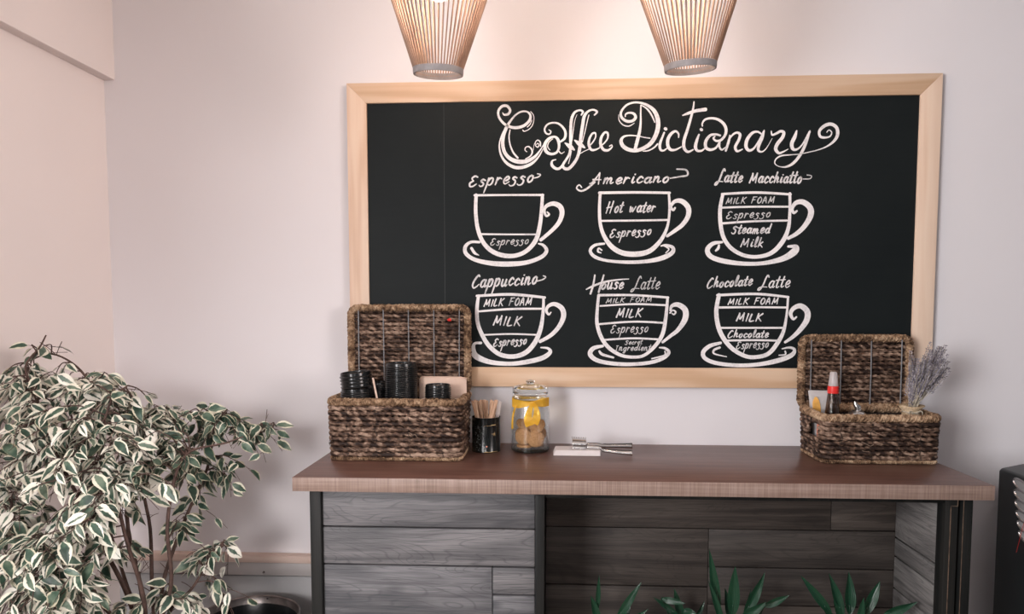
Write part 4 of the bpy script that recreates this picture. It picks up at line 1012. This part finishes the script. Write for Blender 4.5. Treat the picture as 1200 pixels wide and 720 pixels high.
# syrup bottle
q = onY(976, 436, -.135); BX = q.x+.002; BY = -.135; s2 = (BY-CAM.y)/F; bz = lambda py: onY(976, py, BY).z-FR
bt = empty('syrup_bottle', (BX, BY, FR), 'small dark syrup bottle with a red collar and frosted cap', 'bottle')
r1, r0 = 11*s2*.5, 17*s2*.5
zc1, zc0, zt_ = bz(461), bz(452.5), bz(436)
b = MB(); b.lathe([(0, 0), (r0*1.05, 0), (r0*1.12, .004), (r0*1.10, .03), (r0, bz(487)), (r1*1.05, zc1-.002), (r1, zc1+.004), (r1-.0015, zc1+.004), (r1-.0005, zc1-.002), (r0-.002, bz(487)), (r0*1.0, .03), (r0*.98, .006), (0, .005)], 32, (BX, BY, FR)); b.build('bottle_body', M['syrup'], bt)
b = MB(); b.lathe([(0, zc1), (r1+.0012, zc1), (r1+.0016, zc1+.002), (r1+.0012, zc0-.001), (r1*.9, zc0), (0, zc0)], 28, (BX, BY, FR)); tag(b.build('collar', M['red'], bt), 'red collar')
b = MB(); b.lathe([(r1*.92, zc0), (r1*.98, zc0+.002), (r1*.72, zt_-.003), (r1*.55, zt_), (0, zt_)], 28, (BX, BY, FR)); tag(b.build('cap', M['cap'], bt), 'frosted white cap')
# sugar pourer with a chrome spout
q = onY(1004, 487, -.150); GX = q.x; GY = -.150; gz = lambda py: onY(1004, py, GY).z-FR
sg = empty('sugar_pourer', (GX, GY, FR), 'sugar pourer with a chrome slanted spout in the right basket', 'sugar pourer')
zd = gz(484)
b = MB(); b.lathe([(0, 0), (.027, 0), (.029, .004), (.029, zd-.018), (.024, zd-.010), (.022, zd-.006), (.020, zd-.006), (.0265, zd-.020), (.0265, .006), (0, .005)], 32, (GX, GY, FR)); b.build('glass_body', M['glass'], sg)
b = MB(); b.lathe([(0, .0055), (.0255, .0055), (.0255, zd-.050), (0, zd-.045)], 28, (GX, GY, FR)); b.build('sugar', M['sugar'], sg)
b = MB(); b.lathe([(.0235, zd-.012), (.0245, zd-.010), (.0240, zd-.004), (.018, zd+.003), (.010, zd+.007), (0, zd+.008)], 32, (GX, GY, FR)); ch = b.build('chrome_lid', M['steel'], sg)
tp = onY(1001.5, 470.5, GY)
b = MB(); b.tube([(GX+.004, GY, FR+zd+.003), (GX+.002, GY, FR+zd+.016), (tp.x+.003, GY, tp.z-.010), (tp.x, GY, tp.z)], [.0085, .0085, .0065, .0025], 14); b.build('spout', M['steel'], ch)
# lavender
LY = -.196; lv = onY(1068, 480, LY); LX, LZ0 = lv.x, lv.z
lav = empty('lavender_bunch', (LX, LY, FR), 'dried lavender bunch tied with burlap standing in the right basket', 'lavender')
def spike_mesh(seed):
    rs = random.Random(seed); m = MB(); ln = rs.uniform(.050, .075)
    for k in range(16):
        t = k/15; z = t*ln; n_ = 4 if k % 2 else 3
        for j in range(n_):
            a_ = 2*PI*j/n_+k*1.1+rs.uniform(-.3, .3); rr = .0050*(1-.5*t)*rs.uniform(.7, 1.2); s = .0030*(1-.35*t)*rs.uniform(.8, 1.25)
            c_ = Vector((rr*math.cos(a_), rr*math.sin(a_), z+rs.uniform(-.001, .001)))
            ax = Vector((math.cos(a_)*.8, math.sin(a_)*.8, .9)).normalized(); o1 = ax.orthogonal().normalized(); o2 = ax.cross(o1)
            m.add([c_-ax*s, c_+o1*s*.6, c_+o2*s*.6, c_-o1*s*.6, c_-o2*s*.6, c_+ax*s*1.7], [(0, 2, 1), (0, 3, 2), (0, 4, 3), (0, 1, 4), (1, 2, 5), (2, 3, 5), (3, 4, 5), (4, 1, 5)])
    return m
spikes = [spike_mesh(i).build('flower_spike', M['lavender'], None, world=False, smooth=False) for i in range(4)]
used = set(); rs = random.Random(21)
tips = []
for i in range(64):
    u = rs.random(); px = 1065+u*48; top = 405+abs(u-.70)*22
    tips.append((px+rs.uniform(-3, 3), top+rs.random()*34, rs.uniform(-.03, .05)))
for i, (px, py, dy) in enumerate(tips):
    tip = onY(px, py, LY+dy*1.1); root = Vector((LX+rs.uniform(-.010, .010), LY+rs.uniform(-.008, .008), LZ0+.004)); 
    low = Vector((LX-.02+rs.uniform(-.008, .008), LY+rs.uniform(-.01, .01), FR+.004))
    mid = root.lerp(tip, .5)+Vector((rs.uniform(-.004, .004), 0, -.002))
    m = MB(); m.tube([low, root, mid, tip], [.0010, .0009, .0008, .0006], 5)
    stem = m.build('lavender_stem', M['straw'], lav)
    k = i % 4; d = (tip-mid).normalized()
    o = spikes[k] if k not in used else spikes[k].copy()
    if k in used: COL.objects.link(o)
    used.add(k); o.parent = stem
    o.location = tip-d*.055-Vector(lav.location); o.rotation_euler = d.to_track_quat('Z', 'Y').to_euler()
b = MB()
prof = []
for k in range(9):
    t = k/8; z = LZ0-.055+t*.066; rr = .019+.012*abs(t-.75)*1.6+(.008*max(0, t-.8)/.2); prof.append((rr, z))
b.lathe(prof, 30, (LX, LY, 0)); b.v = [Vector((v.x+(v.x-LX)*.18*noise.noise(v*70), v.y+(v.y-LY)*.18*noise.noise(v*70+Vector((9, 2, 1))), v.z+.003*noise.noise(v*60))) for v in b.v]
b.build('burlap_wrap', M['burlap'], lav, solid=.0012, sharp=0)
b = MB(); b.tube([(LX+0.0215*math.cos(k*PI/8), LY+0.0215*math.sin(k*PI/8), LZ0-.006+.001*math.sin(k)) for k in range(16)], .0022, 6, closed=True)
b.tube(cr([(LX-.004, LY-.020, LZ0-.006), (LX-.016, LY-.024, LZ0-.002), (LX-.014, LY-.023, LZ0-.014), (LX-.003, LY-.020, LZ0-.008), (LX+.014, LY-.024, LZ0-.001), (LX+.016, LY-.023, LZ0-.013), (LX, LY-.020, LZ0-.008)], 6), .0014, 5)
b.build('tie', M['straw'], lav)

# ------------------------------------------------------------------ pendant lamps
def pendant(pxc, pyc, Y, label, tiltx, tilty):
    q = onY(pxc, pyc, Y); s = (Y-CAM.y)/F
    lamp = empty('pendant_lamp', tuple(q), label, 'pendant lamp', 'cane pendant lamps')
    R0 = 27.5*s; h1 = .34; R1 = R0+h1*(28.5/88.); h2 = h1+.13; R3 = .05
    rt_ = Matrix.Rotation(tiltx, 4, 'X') @ Matrix.Rotation(tilty, 4, 'Y')
    def P(r, a, z): return rt_ @ Vector((r*math.cos(a), r*math.sin(a), z))
    m = MB(); n = 58
    for k in range(n):
        a = 2*PI*k/n
        m.tube([P(R0*.985, a, .006), P(R0+(R1-R0)*.5, a, h1*.5), P(R1-.002, a, h1-.012), P(R1-.006, a, h1+.006), P((R1+R3)/2+.01, a, h2-.05), P(R3, a, h2)], .00175, 6)
    sh = m.build('cane_shade', M['cane'], lamp, world=False)
    m = MB(); m.lathe([(R0-.0015, .0), (R0+.0022, .0), (R0+.0030, .004), (R0+.0034, .0135), (R0+.0022, .0145), (R0-.0015, .0145)], 64, close=True); m.v = [rt_ @ v for v in m.v]
    tag(m.build('rim_ring', M['rim'], sh, world=False), 'grey bottom ring')
    m = MB(); m.lathe([(R3-.004, h2-.004), (R3+.003, h2-.004), (R3+.003, h2+.004), (R3-.004, h2+.004)], 40, close=True)
    for k in range(3): a = 2*PI*k/3; m.tube([(R3*math.cos(a), R3*math.sin(a), h2), (.012*math.cos(a), .012*math.sin(a), h2)], .002, 6)
    m.v = [rt_ @ v for v in m.v]; m.build('top_ring', M['rim'], sh, world=False)
    m = MB(); zb = .165
    m.lathe([(0, zb-.004), (.014, zb), (.025, zb+.012), (.030, zb+.030), (.027, zb+.048), (.016, zb+.070), (.013, zb+.082), (0, zb+.082)], 28); m.v = [rt_ @ v for v in m.v]
    m.build('bulb', M['bulb'], lamp, world=False)
    m = MB(); m.lathe([(0, zb+.081), (.016, zb+.081), (.018, zb+.09), (.018, zb+.125), (.008, zb+.135), (0, zb+.135)], 24); m.v = [rt_ @ v for v in m.v]
    m.build('lamp_holder', M['cord'], lamp, world=False)
    top_ = rt_ @ Vector((0, 0, h2)); c0 = rt_ @ Vector((0, 0, zb+.13))
    m = MB(); m.tube([c0, top_, Vector((top_.x, top_.y, CEIL-.02-q.z))], .003, 8); m.build('cord', M['cord'], lamp, world=False)
    m = MB(); m.lathe([(0, CEIL-q.z-.028), (.045, CEIL-q.z-.028), (.05, CEIL-q.z-.022), (.05, CEIL-q.z), (0, CEIL-q.z)], 32, (top_.x, top_.y, 0)); m.build('ceiling_rose', M['rim'], lamp, world=False)
pendant(513.5, 88, -.43, 'left cane pendant lamp hanging above the title word starting with C', .11, .03)
pendant(809, 82.5, -.43, 'right cane pendant lamp hanging above the second title word', .11, -.045)

# ------------------------------------------------------------------ waste bin
q = onY(313, 698, -.085); BR = .140; bx, by, bzt = q.x, -.085-BR, q.z
bn = empty('waste_bin', (bx, by, 0), 'round waste bin with a steel rim and black liner left of the counter', 'bin')
b = MB(); b.lathe([(0, 0), (BR-.018, 0), (BR-.014, .006), (BR-.002, bzt-.024), (BR-.004, bzt-.024), (BR-.016, .010), (0, .009)], 64, (bx, by, 0)); b.build('bin_body', M['steel'], bn, sharp=50)
b = MB(); b.lathe([(BR-.003, bzt-.026), (BR+.002, bzt-.026), (BR+.003, bzt-.003), (BR+.001, bzt), (BR-.002, bzt-.002), (BR-.0035, bzt-.020), (BR-.0060, bzt-.024), (BR-.006, bzt-.026)], 72, (bx, by, 0), close=True); rm = b.build('bin_rim', M['dark_steel'], bn, sharp=50)
b = MB(); b.lathe([(0, 0), (.003, 0), (.002, .002), (0, .0022)], 10); b.v = [Vector((bx+.002+v.x, by+BR-.0035-v.z, bzt-.009+v.y)) for v in b.v]; b.build('rivet', M['rubber'], rm)
b = MB(); b.lathe([(BR-.0065, bzt-.022), (BR-.0075, bzt-.024), (BR-.012, bzt-.10), (BR-.020, .20), (BR-.03, .06), (0, .055)], 48, (bx, by, 0)); b.v = [v+Vector((.003*noise.noise(v*22), .003*noise.noise(v*22+Vector((5, 5, 5))), 0)) for v in b.v]
b.build('liner', M['black_plastic'], bn, sharp=0)

# ------------------------------------------------------------------ black cabinet at the right
CYB, CYF = -.12, -.72
q = onY(1170.5, 549, CYB); kx, kz = q.x, q.z
cab = empty('black_cabinet', (kx+.25, (CYB+CYF)/2, 0), 'black cabinet with a row of silver oval openings at the right edge', 'cabinet')
b = MB()
b.prism([(kx+.001, 0), (kx+.55, 0), (kx+.55, kz-.01), (kx+.50, kz+.03), (kx+.10, kz+.022), (kx+.006, kz+.001), (kx, kz-.006)], CYB, CYF, .004)
cbo = b.build('case', M['black_case'], cab, sharp=40)
for i, (px, py) in enumerate(((1193, 567), (1194, 580), (1195, 592.5), (1196.5, 605), (1198, 617), (1199.5, 629))):
    q = onX(px+5, py+3, kx-.001); cy_, cz_ = q.y, q.z; a_, h_ = .036, .0125
    m = MB(); Lr = []
    for k in range(32):
        an = 2*PI*k/32; yy, zz2 = a_*math.cos(an), h_*math.sin(an); t = .22
        Lr.append(Vector((kx-.0012, cy_+yy*math.cos(t)-zz2*math.sin(t), cz_+yy*math.sin(t)+zz2*math.cos(t))))
    m.tube(Lr, .0028, 6, closed=True); vent = m.build('oval_ring', M['steel'], cab)
    m = MB(); m.add([p+Vector((.0008, 0, 0)) for p in Lr], [tuple(range(32))]); m.build('oval_plate', M['panel'], vent, smooth=False)
m = MB(); pts = [onX(px, py, kx-.0035) for px, py in ((1202, 608), (1198, 620), (1194.5, 634), (1191, 648))]
m.tube(cr([tuple(p) for p in pts], 6), .0005, 6); tag(m.build('red_line', M['red'], cab), 'thin red curved line')

# ------------------------------------------------------------------ leafy plants
def leaf_geo(mb, base, d, nrm, ln, wd, curl, fold, rnd, nl=7, shape='ficus', twist=0, nu=4):
    d = d.normalized(); side = d.cross(nrm).normalized(); nrm = side.cross(d).normalized()
    vs = []; fs = []; at = []
    p = base.copy(); dd = d.copy()
    for i in range(nl+1):
        t = i/nl
        if shape == 'ficus': wv = (math.sin(PI*min(1, t**.80))**.85)*(1-.25*t) if t < .86 else .24*(1-t)/.14*.9+.015
        else: wv = math.sin(PI*t**.75)**.9 if t < .97 else .02
        hw = wd*.5*max(wv, .02)
        ang = curl*t; ddir = (d*math.cos(ang)-nrm*math.sin(ang)); nn = (nrm*math.cos(ang)+d*math.sin(ang))
        if i: p = p+ddir*(ln/nl)
        tw = twist*t; sd = side*math.cos(tw)+nn*math.sin(tw); n2 = nn*math.cos(tw)-side*math.sin(tw)
        for k in range(nu+1):
            u = -1+2*k/nu
            vs.append(p+sd*(u*hw)+n2*(abs(u)*hw*fold+.06*hw*math.sin(t*11+u*2+rnd*9))); at.append(((u+1)/2, t, rnd))
    for i in range(nl):
        for k in range(nu): fs.append((i*(nu+1)+k, i*(nu+1)+k+1, (i+1)*(nu+1)+k+1, (i+1)*(nu+1)+k))
    mb.add(vs, fs, at)

# --- the variegated weeping fig
rs = random.Random(4)
FX, FY = -1.02, -.52
fig = empty('weeping_fig', (FX, FY, 0), 'variegated weeping fig with cream-edged leaves in the left corner', 'plant')
b = MB(); b.lathe([(0, .002), (.11, .002), (.115, .008), (.15, .27), (.156, .275), (.156, .30), (.142, .30), (.138, .26), (0, .255)], 48, (FX, FY, 0)); pot = b.build('pot', M['terracotta'], fig, sharp=40)
b = MB(); b.lathe([(0, .272), (.06, .270), (.1375, .262), (.12, .24), (0, .24)], 32, (FX, FY, 0)); b.build('soil', M['soil'], pot, sharp=0)
wood_ = MB(); leaves = MB()
def bez(pts, n): return [Vector(p) for p in cr([tuple(p) for p in pts], n)]
def fpt(px, py, Y):
    p = onY(px, py, Y); p.x = max(p.x, WX+.035); return p
tips_all = []
main = [ # photo-frame waypoints (px, py, depth)
 [(185, 760, -.50), (190, 690, -.48), (205, 640, -.46), (225, 590, -.42), (242, 552, -.40), (250, 520, -.38), (270, 500, -.37), (300, 507, -.36), (322, 503, -.35)],
 [(180, 760, -.52), (178, 680, -.50), (176, 620, -.48), (168, 560, -.46), (190, 500, -.44), (215, 484, -.42), (262, 486, -.42)],
 [(172, 760, -.54), (165, 690, -.54), (150, 620, -.52), (146, 550, -.50), (135, 500, -.52), (112, 460, -.52), (90, 430, -.50), (60, 415, -.48), (30, 425, -.48)],
 [(165, 760, -.54), (150, 700, -.60), (120, 640, -.64), (90, 580, -.66), (60, 520, -.62), (40, 460, -.58), (30, 430, -.56), (46, 408, -.54), (54, 393, -.54)],
 [(160, 760, -.52), (130, 720, -.66), (80, 680, -.72), (40, 640, -.72), (10, 600, -.70), (-20, 560, -.66)],
 [(185, 760, -.50), (200, 715, -.52), (225, 690, -.50), (248, 652, -.48), (262, 640, -.47)],
 [(175, 760, -.50), (150, 690, -.44), (125, 610, -.38), (105, 540, -.38), (80, 480, -.38), (60, 445, -.40)],
 [(172, 760, -.56), (168, 700, -.66), (150, 640, -.70), (135, 580, -.70), (120, 520, -.66), (130, 470, -.62), (150, 452, -.58)],
 [(176, 760, -.5), (200, 690, -.58), (196, 620, -.62), (205, 560, -.60), (222, 530, -.56), (262, 520, -.52), (285, 512, -.5)],
]
root = Vector((FX+.0, FY, .262))
base_pts = [root+Vector((rs.uniform(-.03, .03), rs.uniform(-.03, .03), 0)) for _ in main]
for i, mpts in enumerate(main):
    P = [fpt(*p) for p in mpts]; B = [base_pts[i], base_pts[i].lerp(P[0], .5)+Vector((rs.uniform(-.02, .02), rs.uniform(-.02, .02), 0))]+P
    C_ = bez(B, 5); n = len(C_)
    wood_.tube(C_, [.0058*(1-.86*k/(n-1))+.0008 for k in range(n)], 7)
    tips_all.append(C_)
# twig clusters: (px, py, spread px, depth, depth spread, twigs, facing-lit)
clusters = [
 (20, 450, 30, -.55, .10, 10), (60, 445, 34, -.55, .10, 13), (105, 450, 30, -.55, .10, 13), (140, 470, 26, -.55, .08, 11), (48, 402, 9, -.53, .03, 2), (175, 478, 18, -.52, .06, 7), (205, 490, 18, -.48, .05, 6),
 (240, 497, 20, -.44, .04, 5), (262, 490, 14, -.42, .03, 4), (285, 505, 16, -.38, .03, 5), (300, 506, 12, -.36, .02, 3), (315, 502, 6, -.35, .02, 2), (262, 548, 18, -.40, .03, 4), (225, 545, 18, -.44, .05, 4), (205, 530, 20, -.52, .06, 6),
 (20, 510, 34, -.62, .10, 12), (70, 505, 36, -.62, .10, 13), (120, 510, 34, -.62, .10, 13), (165, 520, 28, -.60, .08, 10),
 (15, 570, 34, -.68, .10, 12), (65, 570, 38, -.70, .10, 12), (120, 570, 36, -.70, .08, 12), (160, 560, 22, -.66, .06, 7),
 (10, 630, 34, -.72, .10, 12), (55, 630, 34, -.74, .08, 12), (95, 640, 30, -.74, .08, 10), (110, 600, 18, -.74, .06, 7),
 (10, 690, 34, -.74, .10, 12), (50, 700, 34, -.76, .08, 12), (90, 705, 26, -.74, .08, 7), (25, 745, 40, -.76, .08, 9), (75, 750, 34, -.76, .08, 7), (150, 745, 22, -.62, .06, 5),
 (235, 585, 12, -.42, .03, 2), (245, 560, 10, -.40, .02, 2), (210, 610, 16, -.5, .05, 3), (245, 655, 14, -.47, .03, 4), (264, 640, 8, -.46, .02, 3), (255, 685, 14, -.48, .03, 3), (205, 695, 18, -.54, .04, 4), (225, 720, 14, -.54, .04, 3), (150, 650, 22, -.62, .05, 3), (165, 700, 18, -.6, .05, 3),
]
for (px, py, sp, Y, ds, nt) in clusters:
    for _ in range(int(nt*1.25)):
        a_ = rs.uniform(0, 2*PI); rr = sp*math.sqrt(rs.random())
        qx, qy = px+rr*math.cos(a_), py+rr*math.sin(a_)*.9+(8 if px < 190 and py < 480 and sp > 10 else 0)
        p = fpt(qx, qy, Y+rs.uniform(-ds, ds))
        best = None                                       # nearest point of a limb
        for C_ in tips_all:
            for k in range(4, len(C_)):
                dl = (C_[k]-p).length_squared
                if best is None or dl < best[0]: best = (dl, C_[k])
        src = best[1]
        tw = bez([src, src.lerp(p, .5)+Vector((rs.uniform(-.01, .01), rs.uniform(-.01, .01), .012)), p], 5)
        ext = (p-src); ext.z *= .4; ext = ext.normalized() if ext.length > 1e-4 else Vector((1, 0, 0))
        ext = (ext*.6+Vector((rs.uniform(-.5, .5), rs.uniform(-.7, .2), rs.uniform(-.55, .15)))).normalized()
        L_ = rs.uniform(.045, .085)
        tail_ = [p+ext*L_*t+Vector((0, 0, -.022*t*t)) for t in (.25, .5, .75, 1)]
        tw += tail_
        for v in tw: v.x = max(v.x, WX+.012)
        wood_.tube(tw, [.0019*(1-.7*k/(len(tw)-1)) for k in range(len(tw))], 5)
        nl = rs.randint(4, 7)
        for k in range(nl):
            t = (k+.3)/nl; i0 = 3+t*(len(tw)-4.01); j = int(i0); bp_ = tw[j].lerp(tw[min(j+1, len(tw)-1)], i0-j)
            dirv = (tw[min(j+1, len(tw)-1)]-tw[max(j-1, 0)]).normalized()
            sd = dirv.cross(Vector((0, 0, 1))); sd = sd.normalized() if sd.length > .1 else Vector((1, 0, 0))
            d = (dirv*.45+sd*(.8 if k % 2 else -.8)+Vector((rs.uniform(-.35, .35), rs.uniform(-.45, .25), rs.uniform(-.95, -.05)))).normalized()
            nr = (Vector((rs.uniform(-.5, .3), rs.uniform(-1.0, .1), rs.uniform(.1, .9)))).normalized()
            if abs(nr.dot(d)) > .9: nr = sd
            ln = rs.uniform(.028, .052)
            rnd = min(1, max(0, rs.gauss(.56, .24)))
            if px > 190 and py < 640: rnd *= .48
            pet = bp_+d*.009
            end_ = pet+d*ln
            if end_.x < WX+.02 or end_.y > -.03: continue
            wood_.tube([bp_, pet+Vector((0, 0, .001))], [.0008, .0006], 4)
            leaf_geo(leaves, pet, d, nr, ln, ln*rs.uniform(.50, .64), rs.uniform(.1, .8), rs.uniform(.05, .32), rnd, 6, 'ficus', rs.uniform(-.5, .5))
for _ in range(60):                                       # bare reddish twigs between the leaves
    C_ = rs.choice(tips_all[:3]+tips_all[5:]); k = rs.randint(len(C_)//3, len(C_)-2); a0 = C_[k]
    d = Vector((rs.uniform(-1, 1), rs.uniform(-.5, .3), rs.uniform(-.1, 1))).normalized(); l_ = rs.uniform(.025, .06)
    p2 = a0+d*l_+Vector((0, 0, .008))
    tw = [a0, a0+d*l_*.5+Vector((0, 0, .006)), p2]; wood_.tube([v for v in bez(tw, 4)], .00085, 4)
    if rs.random() < .6: wood_.tube([tw[1], tw[1]+Vector((rs.uniform(-.03, .03), rs.uniform(-.02, .02), rs.uniform(-.01, .03)))], .0006, 4)
wood_.build('branches', M['bark'], fig, sharp=0)
fo = leaves.build('foliage', M['ficus'], fig, attrname='leaf', sharp=0)
print('LEAVES', len(leaves.f)//24)

# --- plants in the niche
def niche_plant(x, y, label, lvs):
    pl = empty('niche_plant', (x, y, NZ), label, 'plant')
    b = MB(); b.lathe([(0, .001), (.045, .001), (.048, .004), (.060, .105), (.064, .108), (.064, .125), (.057, .125), (.055, .10), (0, .098)], 36, (x, y, NZ)); pt = b.build('pot', M['terracotta'], pl, sharp=40)
    b = MB(); b.lathe([(0, .112), (.0545, .108), (.05, .09), (0, .09)], 24, (x, y, NZ)); b.build('soil', M['soil'], pt, sharp=0)
    for (px, py, bx_, by_, Y, wpx) in lvs:
        tip = onY(px, py, Y); lb = onY(bx_, by_, (Y+y)/2); rootp = Vector((x+rs.uniform(-.015, .015), y+rs.uniform(-.012, .012), NZ+.105))
        d = tip-lb; ln = d.length; side_to = Vector((0, -1, .25))
        m = MB(); leaf_geo(m, lb, d, side_to, ln, wpx*1.55e-3, rs.uniform(-.05, .12), .45, rs.random(), 12, 'lance', rs.uniform(-.5, .5), 6)
        lf = m.build('leaf', M['darkleaf'], pl, attrname='leaf', sharp=0)
        m = MB(); m.tube(bez([rootp, rootp.lerp(lb, .6)+Vector((0, 0, .01)), lb, lb.lerp(tip, .25)], 4), .0018, 6); m.build('stalk', M['darkleaf'], lf, attrname='leaf', sharp=0)
nx = lambda px, Y: onY(px, 700, Y).x
niche_plant(nx(728, -.33), -.33, 'dark leafy plant at the left in the niche, with narrow upright leaves', [(702, 674, 700, 716, -.33, 8), (752, 683, 722, 728, -.35, 13), (760, 714, 730, 735, -.37, 9), (692, 698, 702, 730, -.34, 13), (740, 700, 728, 740, -.30, 10)])
niche_plant(nx(800, -.28), -.28, 'low dark plant with small shiny leaves, second from the left in the niche', [(765, 700, 795, 722, -.30, 10), (803, 708, 775, 702, -.33, 11), (818, 722, 800, 716, -.33, 14), (790, 690, 800, 730, -.26, 14), (826, 705, 812, 735, -.27, 10)])
niche_plant(nx(868, -.34), -.34, 'glossy green plant with tall pointed leaves, third from the left in the niche', [(832, 645, 842, 722, -.35, 15), (831, 682, 848, 735, -.37, 11), (862, 664, 858, 724, -.36, 19), (897, 672, 872, 722, -.36, 17), (898, 706, 868, 726, -.39, 16), (925, 698, 895, 712, -.35, 12), (850, 690, 858, 735, -.31, 14), (880, 690, 872, 740, -.30, 12)])
niche_plant(nx(1000, -.33), -.33, 'spreading dark green plant at the right in the niche', [(940, 676, 975, 722, -.35, 14), (971, 672, 988, 724, -.30, 16), (994, 670, 996, 722, -.29, 19), (1032, 682, 1012, 722, -.33, 17), (1076, 706, 1034, 722, -.36, 15), (976, 703, 990, 735, -.38, 11), (958, 702, 985, 740, -.33, 11), (1012, 700, 1005, 740, -.36, 12)])
